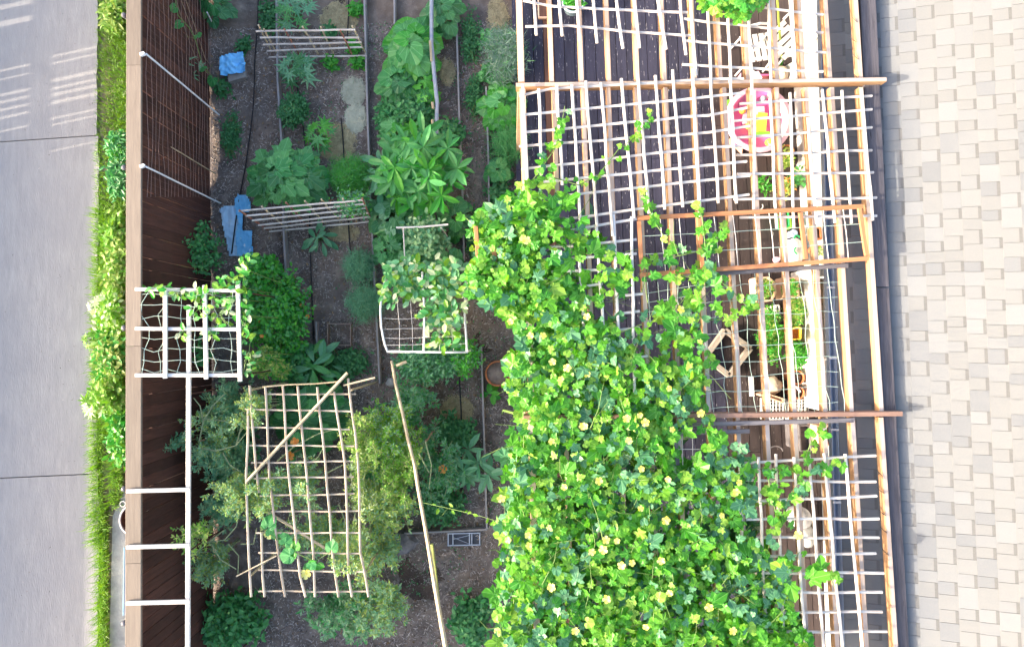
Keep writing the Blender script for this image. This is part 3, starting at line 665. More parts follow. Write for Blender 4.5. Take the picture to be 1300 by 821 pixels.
for (px, py) in ((181, 69), (181, 211)):
    m_ = MB(); p = P(px, py, 1.82); m_.box(p, (.05, .035, .035), .3); m_.box(p + Vector((.02, 0, .018)), (.03, .02, .02), .8); o = m_.put('net_clip', M_pvc)
    tag(o, 'white clip on the fence cap holding the %s pole of the net' % ('upper' if py < 100 else 'lower'), 'clip')
# white lath net rack on the fence
ZL = 1.835
rack = T('lath_rack', 'white lath rack reaching from the fence cap, with string net and climbing beans', 'trellis', P(240, 420, ZL))
for a, b in (((172, 367), (305, 369)), ((172, 417), (303, 418)), ((172, 476), (306, 476))): board('crossbar', P(*a, ZL), P(*b, ZL), .038, .028, M_lath, rack)
for a, b in (((210, 369), (210, 480)), ((260, 362), (262, 481)), ((302, 357), (305, 484))): board('upright', P(*a, ZL + .029), P(*b, ZL + .029), .042, .028, M_lath, rack)
for (x, y) in ((302, 369), (304, 476)):
    p = P(x, y, ZL); p.x -= .03; stick('leg', [Vector((p.x, p.y, 0)), p - Vector((0, 0, .016))], .009, M_picket, rack)
for k in range(6):
    x = 184 + k * 22; stick('string', [P(x + U(-6, 6), 370 + j * 15, ZL - .02 + U(-.02, .01)) for j in range(8)], .0035, M_string, rack, n=4)
for k in range(8):
    y = 376 + k * 13.5; stick('string', [P(178 + j * 17.5, y + U(-3.5, 3.5), ZL - .02 + U(-.02, .01)) for j in range(8)], .0032, M_string, rack, n=4)
rail = T('lath_rail', 'long white rail beside the fence with two short arms onto the cap board', 'rail', P(239, 600, ZL))
board('rail', P(240, 387, ZL - .032), P(238, 950, ZL - .032), .045, .03, M_lath, rail)
for y in (622, 693, 764): board('arm', P(161, y + 1, ZL - .002), P(241, y - 1, ZL - .002), .04, .028, M_lath, rail)
for y in (500, 700, 900):
    p = P(239, y, ZL - .05); stick('leg', [Vector((p.x, p.y, 0)), p], .009, M_picket, rail)
# low pickets at the bottom of the fence
lp = T('picket_row', 'row of short grey pickets low by the fence under the white rail', 'fence', P(240, 720, 0))
for k in range(9):
    x = 198 + k * 10.5; p = P(x + 4, 738 - k * 4.4, .25); q = P(x, 727 - k * 4.6, .55); p.z = .0; stick('picket', [p, q], .011, M_gray, lp, n=4, wob=.003)
stick('rail', [P(197, 740, .42), P(296, 678, .42)], .009, M_gray, lp, n=4)
# bucket and blue-edged box outside the fence
bk = T('wash_tub', 'round tub with white rim peeking out from under the fence cap', 'tub', P(172, 659, 0))
c = P(172, 659, .3); m_ = MB(); c.z = 0; m_.lathe(c, [(.15, 0), (.19, .3), (.175, .3), (.14, .02), (.001, .02)], 28); m_.put('bowl', M_deckb, bk)
m_ = MB(); m_.lathe(c, [(.186, .30), (.205, .302), (.205, .318), (.188, .318), (.186, .30)], 28); m_.put('rim', M_white, bk)
m_ = MB(); m_.tube([Vector((c.x - .16 + .035 * math.cos(t / 10 * 6.283), c.y + .20 + .035 * math.sin(t / 10 * 6.283), .31)) for t in range(11)], .006, 6); m_.put('handle', M_white, bk)
m_ = MB(); p = P(166, 735, .12); m_.box(Vector((p.x + .02, p.y, .09)), (.14, .85, .18)); o = m_.put('storage_box', M_white); tag(o, 'long pale box with a light blue edge lying against the outside of the fence', 'box')
m_ = MB(); m_.box(Vector((p.x - .055, p.y, .184)), (.012, .85, .008)); mm = m_.put('edge', mat('pale_blue_edge', (.35, .6, .75)), o)
# old footing strip
m_ = MB(); q = [P(140, 640, .03), P(168, 600, .03), P(170, 900, .03), P(137, 900, .03)]; q[0] = P(143, 655, .03)
m_.add(q + [v_ - Vector((0, 0, .05)) for v_ in q], [(0, 3, 2, 1), (0, 1, 5, 4), (1, 2, 6, 5), (2, 3, 7, 6), (3, 0, 4, 7)]); o = m_.put('footing_strip', M_conc2); struct(o)

# ================================================================ GARDEN
def rail_line(pts, label, m=M_edge, r=.014, z=.13, n=4, name='bed_edging', cat='edging', depth=.13):
    pts = [P(x, y, z) for x, y in pts]
    t = T(name, label, cat, Vector((pts[0].x, pts[0].y, 0)), 'bed edging rails')
    for a, b in zip(pts[:-1], pts[1:]): board('edge_board', a - Vector((0, 0, depth / 2)), b - Vector((0, 0, depth / 2)), r * 2, depth, m, t)
rail_line([(350, -50), (352, 100), (357, 180), (360, 300), (363, 352)], 'thin pale edging rail running down between the fence and the dark green bushes')
rail_line([(461, -50), (467, 165), (472, 290), (478, 410), (482, 487)], 'long edging rail crossing the right ends of both low lattices', r=.013)
rail_line([(500, -50), (501, 55)], 'short edging rail at the top above the squash leaves', r=.012)
rail_line([(577, -50), (583, 150), (587, 245), (589, 330)], 'edging rail beside the sandy patch and right of the cassava leaves', r=.012)
rail_line([(611, 440), (614, 540), (618, 672)], 'edging rail left of the clay pot going down to the corner by the tray', r=.012)
rail_line([(617, 110), (620, 200), (621, 268)], 'edging rail just left of the pergola by the rosemary', r=.012)
rail_line([(513, 677), (618, 672)], 'short cross rail closing the bed above the silver tray', r=.012)
rail_line([(401, 408), (402, 436)], 'very short edging stub left of the small square frame', r=.012)
def hose(label, pts, m=M_black, r=.009, z=.05, cat='hose', name='drip_hose', grp='black drip hoses on the soil'):
    o = stick(name, [P(x, y, z) for x, y in pts], r, m, None, wob=.008, n=6); tag(o, label, cat, grp); return o
hose('black drip hose snaking from the top edge past both blue things', [(331, -50), (325, 50), (321, 140), (312, 210), (303, 255), (294, 322)], z=.07)
hose('black drip hose between the dark ferny bush and the small rosette', [(376, 105), (384, 150), (392, 230), (393, 300), (396, 370), (398, 430)])
hose('black drip hose right of the bright green lobed plant', [(433, 150), (437, 200), (440, 260), (446, 330)])
hose('black drip hose in the lower bed left of the clay pot', [(583, 478), (585, 520), (585, 570), (588, 640)])
hose('black drip hose at the top between the small green seedlings', [(444, -40), (442, 20), (440, 60)])
o = hose('blue grey hose bundle hanging straight down past the squash leaves', [(548, -50), (547, 20), (547, 55), (552, 95), (555, 130), (554, 172)], m=M_bluerope, r=.026, z=.45, cat='hose', name='hose_bundle', grp=None); del_ = o
for (a, b) in (((546, 52), (548, 78)), ((549, 130), (550, 138)), ((549, 152), (551, 172))):
    q_ = stick('tie_stake', [P(*a, .47), P(*b, .47)], .018, M_bamboo, None, n=5); tag(q_, 'short bamboo piece tied to the blue grey hose, %s' % {52: 'topmost one', 130: 'the small middle one', 152: 'lowest one'}[a[1]], 'stake')
# blue covered brick and blue sheets
def slab_px(name, pts, z, th, m, parent=None, warp=0):
    q = [P(x, y, z) + Vector((0, 0, U(-warp, warp))) for x, y in pts]; n = len(q)
    m_ = MB(); m_.add(q + [v_ - Vector((0, 0, th)) for v_ in q], [tuple(range(n - 1, -1, -1)) if False else tuple(range(n)), tuple(range(2 * n - 1, n - 1, -1))] + [(i, n + i, n + (i + 1) % n, (i + 1) % n) for i in range(n)])
    return m_.put(name, m, parent)
def crumple(name, pts, z, amp, m, parent, cell=.022, seed=0):
    q = [P(x, y, z) for x, y in pts]; pl = [(p.x, p.y) for p in q]; xs = [p.x for p in q]; ys = [p.y for p in q]
    nx_, ny_ = int((max(xs) - min(xs)) / cell) + 1, int((max(ys) - min(ys)) / cell) + 1; idx = {}; v = []; f = []
    def vid(i, j):
        if (i, j) not in idx:
            x, y = min(xs) + i * cell, min(ys) + j * cell; n_ = noise.noise(Vector((x * 9, y * 9, seed))); idx[(i, j)] = len(v)
            v.append(Vector((x + .004 * noise.noise(Vector((x * 40, y * 40, 1))), y, z + amp * (1 - abs(n_) * 3) + amp * .5 * noise.noise(Vector((x * 30, y * 30, seed))))))
        return idx[(i, j)]
    for i in range(nx_):
        for j in range(ny_):
            if inside(pl, min(xs) + (i + .5) * cell, min(ys) + (j + .5) * cell): f.append((vid(i, j), vid(i + 1, j), vid(i + 1, j + 1), vid(i, j + 1)))
    m_ = MB(); n = len(v); m_.add(v + [p - Vector((0, 0, .004)) for p in v], f + [tuple(n + a for a in reversed(g)) for g in f])
    ed = {}
    for g in f:
        for a, b in zip(g, g[1:] + g[:1]): ed[(a, b)] = 1
    m_.f += [(b, a, n + a, n + b) for (a, b) in ed if (b, a) not in ed]; m_.m = [0] * len(m_.f)
    return m_.put(name, m, parent)
def inside(poly, x, y):
    c = False; j = len(poly) - 1
    for i in range(len(poly)):
        xi, yi = poly[i]; xj, yj = poly[j]
        if (yi > y) != (yj > y) and x < (xj - xi) * (y - yi) / (yj - yi) + xi: c = not c
        j = i
    return c
bb = T('covered_brick', 'grey brick topped with a crumpled light blue plastic sheet near the fence', 'brick', P(295, 84, 0))
slab_px('brick', [(287, 78), (309, 75), (312, 98), (290, 104)], .10, .10, M_brick, bb)
crumple('sheet', [(279, 73), (290, 69), (298, 68), (308, 66), (311, 80), (312, 91), (290, 95), (281, 96), (279, 88)], .135, .022, M_blue, bb, .016, 3)
bs = T('blue_sheet', 'two overlapping bright blue plastic boards on the soil under the black hose', 'board', P(300, 285, 0))
crumple('pale_panel', [(279, 266), (284, 262), (299, 262), (307, 275), (306, 324), (291, 325), (286, 300)], .05, .012, mat('pale_blue_board', (.38, .60, .82), (.48, .68, .88), 8, .5, stretch=(3, 1, 1)), bs, .018, 5)
crumple('blue_panel', [(298, 252), (302, 247), (313, 248), (318, 256), (318, 268), (308, 270), (308, 292), (320, 292), (321, 322), (302, 325), (299, 300), (303, 280), (299, 268)], .078, .012, M_blue, bs, .018, 8)
# low lattices
def low_lattice(label, hors, verts, ztop):
    t = T('low_lattice', label, 'trellis', P(*verts[0][1], 0), 'low bamboo lattices over the beds')
    n = len(hors)
    for i, (a, b) in enumerate(hors):
        z = ztop * (1 - i / (n - .4)); stick('crossbar', [P(*a, z), P(*b, z)], .012, M_stick, t, n=5, wob=.004)
    for a, b in verts: stick('upright', [P(*a, ztop + .04), P(*b, .02)], .012, mat_red if (R.random() < .4) else M_bamboo, t, n=5, wob=.003)
mat_red = mat('red_brown_stick', (.38, .17, .12), (.25, .10, .07), 5, .7)
low_lattice('low bamboo lattice standing at the top beside the grey green papaya leaves', [((325, 40), (451, 38)), ((330, 48), (456, 48)), ((334, 57), (459, 54)), ((339, 65), (461, 60)), ((342, 73), (466, 71))],
            [((328, 32), (345, 66)), ((335, 37), (353, 71)), ((361, 37), (380, 70)), ((384, 34), (406, 72)), ((407, 34), (424, 70)), ((432, 39), (448, 71)), ((447, 33), (466, 71))], .84)
low_lattice('wide low bamboo lattice beneath the big dark bush, its left end over the blue boards', [((303, 268), (461, 254)), ((312, 274), (464, 259)), ((320, 280), (466, 264)), ((328, 286), (468, 270)), ((335, 290), (470, 275)), ((342, 294), (472, 281))],
            [((304, 267), (340, 292)), ((332, 262), (366, 291)), ((363, 257), (392, 288)), ((387, 255), (414, 285)), ((408, 253), (434, 283)), ((435, 252), (455, 282)), ((460, 252), (472, 282))], .87)
# tall bamboo lattice, lower left
ZT = 1.5
tl = T('bamboo_lattice', 'tall sunlit bamboo lattice with a diagonal brace over the wispy grey green shrub', 'trellis', P(380, 600, 0))
M_tan = mat('tan_cane', (.60, .50, .40), (.44, .34, .25), 5, .7, objvar=.15)
VT = [[(317, 489), (322, 560), (329, 625)], [(337, 491), (342, 602), (346, 645), (357, 731), (362, 757)], [(359, 489), (366, 602), (381, 731), (388, 757)], [(378, 490), (389, 602), (398, 702), (400, 757)], [(403, 491), (413, 587), (424, 718), (430, 757)], [(424, 497), (438, 587), (443, 731), (447, 757)], [(442, 480), (455, 587), (458, 700), (464, 731), (468, 757)], [(315, 520), (313, 602), (317, 731), (319, 757)], [(332, 676), (334, 731), (336, 757)]]
for l_ in VT: stick('upright', [P(x, y, ZT + .024) for x, y in l_], .0135, M_tan, tl)
HT = [[(339, 500), (452, 500)], [(311, 519), (447, 522)], [(314, 542), (444, 545)], [(317, 565), (450, 566)], [(319, 587), (450, 585)], [(322, 607), (449, 605)], [(330, 629), (450, 626)], [(345, 649), (456, 648)], [(325, 676), (456, 676)], [(328, 701), (456, 702)], [(328, 723), (464, 725)], [(328, 750), (466, 750)]]
for l_ in HT: stick('crossbar', [P(x, y, ZT) for x, y in l_], .010, M_tan, tl)
stick('brace', [P(313, 611, ZT + .05), P(441, 473, ZT + .06)], .019, M_bamboo, tl, wob=.003)
stick('brace', [P(340, 650, ZT - .05), P(424, 702, ZT - .05)], .016, M_bamboo, tl, wob=.003)
stick('tie_stick', [P(333, 491, ZT + .03), P(432, 484, ZT + .03)], .008, M_bamboo, tl)
stick('tie_stick', [P(436, 489, ZT + .03), P(476, 479, ZT + .02)], .011, M_bamboo, tl)
stick('tie_stick', [P(300, 731, ZT + .05), P(351, 705, ZT + .05)], .008, M_bamboo, tl)
for (x, y) in ((317, 495), (446, 495), (318, 730), (462, 728)):
    p = P(x, y, ZT); stick('post', [Vector((p.x, p.y, 0)), p], .014, M_bamboo, tl, wob=.004)
# long cane and cut pieces
o = stick('bamboo_pole', [P(497, 458, 1.15), P(503, 490, 1.2), P(526, 590, 1.35), P(552, 740, 1.55), P(568, 835, 1.65)], .017, M_bamboo, None, wob=.004, n=7, r2=.026); tag(o, 'long sunlit bamboo pole slanting down beside the airy bright green plant', 'pole')
o = stick('bamboo_pole', [P(548, 690, 1.35), P(556, 760, 1.3)], .02, mat('green_bamboo', (.35, .38, .12)), None, n=6); tag(o, 'short greenish bamboo piece behind the foot of the long slanting pole', 'pole')
o = stick('bamboo_pole', [P(503, 464, 1.0), P(516, 459, 1.0)], .018, M_bamboo, None, n=6); tag(o, 'stubby bamboo cross piece at the head of the long slanting pole', 'pole')
# arched frame
ZA = 1.12
ar = T('arched_frame', 'white pipe frame with bent left side and string net, beans climbing over it', 'trellis', P(538, 400, 0))
pv = .0125
def pipe(name, pts, r, parent, m=M_pvc): m_ = MB(); m_.tube(pts, r, 8); return m_.put(name, m, parent, smooth=True)
pipe('pipe', [P(489, 355, ZA - .2), P(485, 372, ZA - .06), P(483, 392, ZA), P(484, 415, ZA), P(488, 435, ZA - .02), P(492, 446, ZA - .05)], pv, ar)
pipe('pipe', [P(492, 446, ZA - .05), P(566, 447, ZA - .04), P(594, 447, ZA - .04)], pv, ar)
pipe('pipe', [P(591, 352, ZA - .1), P(590, 400, ZA), P(593, 446, ZA - .04)], pv * 1.15, ar)
pipe('pipe', [P(536, 345, ZA + .03), P(539, 395, ZA + .03), P(538, 446, ZA - .03)], pv * 1.1, ar)
for (x, y) in ((492, 446), (593, 446), (489, 355), (591, 352)): p = P(x, y, ZA - .06); pipe('leg', [Vector((p.x, p.y, 0)), p], pv, ar)
for x in (505, 522, 556, 574): stick('string', [P(x - 1, 380, ZA - .02), P(x + U(-2, 2), 415, ZA - .03), P(x + 2, 445, ZA - .05)], .003, M_lath, ar, n=4)
for y in (404, 418, 429, 438): stick('string', [P(486, y, ZA - .02), P(512, y + U(-1, 1), ZA - .03), P(538, y - 1, ZA - .02), P(592, y - 2, ZA - .03)], .003, M_lath, ar, n=4)
hf = T('lath_crosspiece', 'pale lath crosspiece on thin legs above the silvery shrub', 'frame', P(536, 289, 0))
stick('crossbar', [P(503, 289, .8), P(536, 288, .8), P(569, 285, .8)], .012, M_lath, hf, wob=.002)
for x in (512, 560): p = P(x, 289, .79); stick('leg', [Vector((p.x, p.y, 0)), p], .010, M_lath, hf)
stick('crossbar', [P(512, 290, .78), P(514, 330, .7)], .008, M_lath, hf)
# small square frame
sf = T('square_frame', 'small square wooden frame lying on the soil around a seedling', 'frame', P(432, 425, 0))
for a, b in (((416, 411), (447, 411)), ((416, 438), (447, 438)), ((417, 411), (417, 438)), ((446, 411), (446, 438))): board('side', P(*a, .09), P(*b, .09), .014, .09, mat('brown_grey_lath', (.26, .19, .16), (.18, .13, .11), 4), sf)
# clay pot set in the soil
cp = T('clay_pot', 'round brown clay pot sunk in bare soil by the vine edge', 'pot', P(632, 474, 0)); c = P(632, 474, .14); c.z = 0
m_ = MB(); m_.lathe(c, [(.12, .0), (.163, .13), (.170, .14), (.170, .15), (.152, .15), (.146, .11)], 28); m_.put('pot_body', M_terra, cp, smooth=True)
m_ = MB(); m_.lathe(c, [(.149, .11), (.07, .125), (.001, .118)], 20); m_.put('pot_soil', M_soil, cp)
# silver tray
ty = T('silver_tray', 'small silver divided tray on the soil at the bed corner', 'tray', P(588, 684, 0)); ZY = .07
slab_px('tray_base', [(568, 676), (610, 675), (610, 692), (568, 693)], ZY - .03, .03, M_trayd, ty)
for a, b in (((568, 677), (610, 676)), ((568, 692), (610, 691)), ((569, 677), (569, 692)), ((609, 676), (609, 691)), ((596, 677), (596, 691)), ((599, 677), (599, 691)), ((575, 677), (575, 691))): board('rim', P(*a, ZY), P(*b, ZY), .014, .012, M_steel, ty)
board('rim', P(576, 684, ZY - .01), P(596, 679, ZY - .01), .006, .006, M_steel, ty); board('rim', P(576, 682, ZY - .015), P(596, 690, ZY - .015), .006, .006, M_steel, ty)
# rock
def rock(name, label, px, py, rp, h, m=M_rock, cat='rock'):
    c = P(px, py, h * .5); r = rp / 94; m_ = MB(); n = 12; v = []; rings = [(1.0, 0), (1.02, .35), (.8, .75), (.4, .98)]
    for (q, z) in rings:
        for j in range(n): a = 6.283 * j / n; k = 1 + .3 * noise.noise(Vector((math.cos(a) * 1.5, math.sin(a) * 1.5, z * 2 + px))); v.append(Vector((c.x + math.cos(a) * r * q * k, c.y + math.sin(a) * r * q * k * .8, z * h)))
    v.append(Vector((c.x, c.y, h))); f = [(i * n + j, i * n + (j + 1) % n, (i + 1) * n + (j + 1) % n, (i + 1) * n + j) for i in range(3) for j in range(n)] + [(3 * n + j, 3 * n + (j + 1) % n, 4 * n) for j in range(n)]
    m_.add(v, f); return tag(m_.put(name, m), label, cat)
rock('rock', 'rough grey rock half under the wispy plant left of the long pole', 508, 690, 18, .18)
rock('rock', 'pale stone lying at the head of the long bamboo pole', 497, 486, 7, .08, M_conc2)
# dry pale straw and sand patches
def patch(label, px, py, rx_, ry_, m, cat='straw', name='straw_patch', h=.03, kind=None):
    c = P(px, py, .03); n = 26; v = []; f = []; rr_ = rx_ / 94; r2_ = ry_ / 94; rings = [1, .8, .5, .2]
    for q in rings:
        for j in range(n):
            a = 6.283 * j / n; k = 1 + .28 * noise.noise(Vector((math.cos(a) * 2.2, math.sin(a) * 2.2, px * .37))) + .12 * noise.noise(Vector((math.cos(a) * 7, math.sin(a) * 7, px * .37)))
            x, y = c.x + math.cos(a) * rr_ * q * k, c.y + math.sin(a) * r2_ * q * k
            v.append(Vector((x, y, soil_z(x, y) - .006 + (h * (1 - q * q)) + .012 * noise.noise(Vector((x * 22, y * 22, 1))) * (q < 1) + (.006 if q < 1 else 0))))
    v.append(Vector((c.x, c.y, soil_z(c.x, c.y) + h)))
    f = [(i * n + j, i * n + (j + 1) % n, (i + 1) * n + (j + 1) % n, (i + 1) * n + j) for i in range(3) for j in range(n)] + [(3 * n + j, 3 * n + (j + 1) % n, 4 * n) for j in range(n)]
    m_ = MB(); m_.add(v, f)
    for k in range(int(rx_ * ry_ * .9)):
        a, q = U(0, 6.28), math.sqrt(R.random()); x, y = c.x + math.cos(a) * rr_ * q * .98, c.y + math.sin(a) * r2_ * q * .98; l, w_ = U(.012, .04), U(.0015, .004)
        M = Matrix.Translation((x, y, soil_z(x, y) + h * (1 - q * q) + .012)) @ Matrix.Rotation(U(0, 6.3), 4, 'Z') @ Matrix.Rotation(U(-.4, .4), 4, 'Y')
        m_.add([M @ Vector(z) for z in ((-l, -w_, 0), (l, -w_, 0), (l, w_, .001), (-l, w_, .001))], [(0, 1, 2, 3)])
    return tag(m_.put(name, m), label, cat, kind='stuff')
patch('pale cream crust patch of dry mulch by the long rail, upper of two', 449, 116, 17, 21, M_lime2)
patch('pale cream crust patch of dry mulch by the long rail, lower of two', 451, 150, 16, 21, M_lime2)
patch('tan dry straw patch under the bright green lobed plant', 428, 180, 26, 26, M_straw, h=.02)
patch('sandy tan patch between blue grey hose and edging rail', 568, 91, 11, 20, M_straw, h=.02)
patch('thin tan straw patch at the top around the seedlings', 430, 22, 26, 24, M_straw, h=.015)
patch('tan straw patch at lower bed below the fine leaved clump', 580, 520, 22, 20, M_straw, h=.015)
patch('tan straw patch beneath the right end of the wide low lattice', 436, 296, 22, 12, M_straw, h=.015)
patch('pale dry patch at the top right of the garden beside the rosemary', 632, 22, 15, 30, M_straw, h=.015)
patch('grey crumbs patch in the path right of the cassava leaves', 607, 225, 10, 40, mat('grey_crumb', (.30, .25, .22), (.16, .13, .11), 14, .95, island=.4), h=.01)

# ================================================================ THINGS ON THE DECK
DZ = .153
def D(px, py, z=0): return P(px, py, DZ + z)
# white garden chairs
def chair(label, px, py, rz, seat_m=M_white):
    c = P(px, py, DZ + .42); o = Vector((c.x, c.y, DZ)); t = T('garden_chair', label, 'chair', o, 'small white garden chairs by the house wall')
    A_ = Matrix.Translation(o) @ Matrix.Rotation(rz, 4, 'Z'); W_ = lambda x, y, z: A_ @ Vector((x, y, z))
    for k in range(5): board('seat_slat', W_(-.17 + k * .083, -.18, .40), W_(-.17 + k * .083, .18, .40), .062, .02, seat_m, t)
    for s in (-1, 1):
        for f in (-1, 1): stick('leg', [W_(f * .19, s * .19, 0), W_(f * .17, s * .18, .40)], .014, M_white, t, n=6, wob=0)
        stick('armrest', [W_(-.2, s * .21, .60), W_(0, s * .225, .62), W_(.19, s * .21, .58), W_(.2, s * .2, .40)], .018, M_white, t, n=6, wob=0)
    stick('back_rail', [W_(-.22, -.2, .60), W_(-.28, -.12, .80), W_(-.29, 0, .86), W_(-.28, .12, .80), W_(-.22, .2, .60)], .016, M_white, t, n=6, wob=0)
    for k in range(5): stick('back_scroll', [W_(-.2, -.13 + k * .065, .42), W_(-.24, -.10 + k * .06 + .03 * (-1) ** k, .62), W_(-.28, -.12 + k * .06, .80)], .009, M_white, t, n=5, wob=0)
    return t
chair('ornate white garden chair under the lattice, left one of the two', 962, 60, .12)
chair('white garden chair turned aslant near the wall, right one of the two', 996, 50, 2.3)
def boxm(name, c, d, m, parent=None, rz=0): m_ = MB(); m_.box(Vector(c), d, rz); return m_.put(name, m, parent)
# pink play table
c = D(963, 152, .42); o = Vector((c.x, c.y, DZ)); pt = T('play_table', 'round bright pink water play table with toys and a broad pale rim', 'play table', o)
m_ = MB(); m_.lathe(o, [(.001, .36), (.33, .36), (.37, .44)], 32); m_.put('basin', M_pink, pt, True)
m_ = MB(); m_.lathe(o, [(.37, .44), (.43, .445), (.435, .42), (.37, .40)], 32); m_.put('rim', M_pink2, pt, True)
for k in range(4): a = .8 + k * 1.57; p = o + Vector((math.cos(a) * .28, math.sin(a) * .28, 0)); stick('leg', [p, p + Vector((0, 0, .37))], .025, M_pink, pt, wob=0)
def ring_arc(name, m, a0, a1, r0, r1, z):
    m_ = MB(); n = 18; v = []
    for i in range(n + 1): a = a0 + (a1 - a0) * i / n; v += [o + Vector((math.cos(a) * r0, math.sin(a) * r0, z)), o + Vector((math.cos(a) * r1, math.sin(a) * r1, z)), o + Vector((math.cos(a) * r1, math.sin(a) * r1, z - .03)), o + Vector((math.cos(a) * r0, math.sin(a) * r0, z - .03))]
    m_.add(v, [(i * 4 + j, i * 4 + (j + 1) % 4, i * 4 + 4 + (j + 1) % 4, i * 4 + 4 + j) for i in range(n) for j in range(4)]); return m_.put(name, m, pt)
ring_arc('white_ring', M_white, -1.3, 1.2, .30, .375, .46)
ring_arc('inner_ring', M_pink2, 1.9, 3.4, .10, .20, .40)
boxm('slide', o + Vector((.03, -.04, .43)), (.12, .24, .05), M_yellow, pt, -.15); boxm('slide_foot', o + Vector((.02, -.19, .43)), (.2, .04, .05), M_lime, pt)
boxm('bridge', o + Vector((-.02, .12, .42)), (.20, .10, .03), M_pink2, pt)
for (dx, dy, m0, rr_) in ((-.08, .25, M_green, .045), (.07, .27, M_bluerope, .04), (-.2, .12, M_orangep, .04), (-.12, -.08, M_yellow, .05), (.12, -.30, M_yellow, .05), (.2, .18, M_pink, .05)):
    m_ = MB(); m_.lathe(o + Vector((dx, dy, .38)), [(.001, 0), (rr_, .02), (rr_ * .9, .07), (rr_ * .3, .10), (.001, .1)], 10); m_.put('toy', m0, pt, True)
p = D(923, 133, 0); m_ = MB(); m_.lathe(p, [(.001, 0), (.035, .01), (.052, .052), (.035, .094), (.001, .104)], 12); tag(m_.put('ball', M_lime, None, True), 'lime green ball on the dark deck beside the pink play table', 'ball')
def paper(name, label, cat, pts, zs, m, m2=None):
    q = [D(x, y, z) for (x, y), z in zip(pts, zs)]; n = len(q); m_ = MB(); m_.add(q + [v_ - Vector((0, 0, .012)) for v_ in q], [tuple(range(n)), tuple(range(2 * n - 1, n - 1, -1))] + [(i, n + i, n + (i + 1) % n, (i + 1) % n) for i in range(n)])
    o_ = m_.put(name, m); return tag(o_, label, cat)
paper('pink_board', 'pink folded board sticking up left of the rafter above the play table', 'board', [(929, 108), (941, 92), (941, 107), (930, 112)], [.2, .34, .22, .16], M_pink2)
paper('pink_board', 'pink and white cardboard corner right of the rafter above the play table', 'board', [(950, 93), (963, 90), (968, 99), (958, 108), (949, 108)], [.3, .3, .26, .22, .22], M_pink2)
paper('white_card', 'white card leaning on the pink cardboard corner', 'card', [(955, 88), (968, 99), (961, 107), (955, 100)], [.36, .33, .30, .32], M_white)
paper('pink_board', 'tall pink board at the left edge of the play table rim', 'board', [(931, 134), (941, 119), (942, 150), (932, 150)], [.3, .42, .3, .25], M_pink)
paper('peach_board', 'star shaped peach coloured board under the lower left of the play table', 'board', [(922, 181), (930, 172), (941, 160), (944, 176), (942, 196), (932, 186)], [.02, .02, .05, .05, .02, .02], M_peach)
# pots, plants, baskets along the wall
def pot(name, label, px, py, rp, h, m, cat='pot', grp=None, soil=M_soil2, n=20, z=0):
    c = D(px, py, h + z); o_ = Vector((c.x, c.y, DZ + z)); r = rp / ppm(DZ + h); t = T(name, label, cat, o_, grp)
    m_ = MB(); m_.lathe(o_, [(r * .72, 0), (r * .93, h * .8), (r, h * .82), (r, h), (r * .86, h), (r * .84, h * .85)], n); m_.put('pot_body', m, t, True)
    m_ = MB(); m_.lathe(o_, [(r * .86, h * .86), (r * .4, h * .92), (.001, h * .9)], n); m_.put('pot_soil', soil, t); return t
def tray(name, label, cat, pts, h, m, fill=None, z=0, grp=None, th=.018):
    q = [D(x, y, h + z) for x, y in pts]; c = sum(q, Vector()) / len(q); t = T(name, label, cat, Vector((c.x, c.y, DZ + z)), grp)
    for a, b in zip(q, q[1:] + q[:1]): board('side', a - Vector((0, 0, h / 2)), b - Vector((0, 0, h / 2)), th, h, m, t)
    m_ = MB(); zz = h * (.25 if fill is None else .82); w_ = [v_.lerp(c, .04) - Vector((0, 0, h - zz)) for v_ in q]; m_.add(w_ + [v_ - Vector((0, 0, zz - .004)) for v_ in w_], [tuple(range(len(q) - 1, -1, -1)), tuple(range(len(q), 2 * len(q)))] + [(i, (i + 1) % len(q), len(q) + (i + 1) % len(q), len(q) + i) for i in range(len(q))]); m_.put('base' if fill is None else 'filling', fill or m, t); return t
shrub('potted_plant', 'small fresh green seedling plant on the brown deck boards beside the rafter', 'plant', 969, 234, 10, .3, 'lance', L_vivid, 14, 6, 7, z0=DZ)
pot('terracotta_pot', 'round clay pot at the lower right edge of the play table', 1000, 192, 9, .25, M_terra)
shrub('potted_plant', 'yellow green leafy plant spilling out of the clay pot by the play table', 'plant', 1000, 200, 9, .45, 'oval', L_yel, 22, 8, 5, z0=DZ, ry=18)
shrub('potted_plant', 'reddish green croton like plant below the yellow green pot plant', 'plant', 999, 236, 11, .4, 'lance', L_yel, 24, 8, 6, z0=DZ, ry=13, m2=L_opetal)
shrub('potted_plant', 'dark green narrow plant between the rafters against the house wall', 'plant', 1014, 228, 7, .4, 'oval', L_mid, 16, 8, 5, z0=DZ, ry=15)
m_ = MB(); c = D(1013, 205, .3); m_.tube([c + Vector((.1 * math.cos(t / 8 * 6.283), .13 * math.sin(t / 8 * 6.283), 0)) for t in range(9)], .008, 6); tag(m_.put('wire_hoop', M_bamboo), 'thin brown wire hoop standing among the pots by the wall', 'hoop')
m_ = MB(); c = D(962, 262, .02); m_.tube([c + Vector((.07 * math.cos(t / 8 * 3.14 - 2.6), .05 * math.sin(t / 8 * 3.14 - 2.6), 0)) for t in range(9)], .007, 6); tag(m_.put('white_hook', M_white), 'small curved white hook lying on the dark deck above the reddish frame', 'hook')
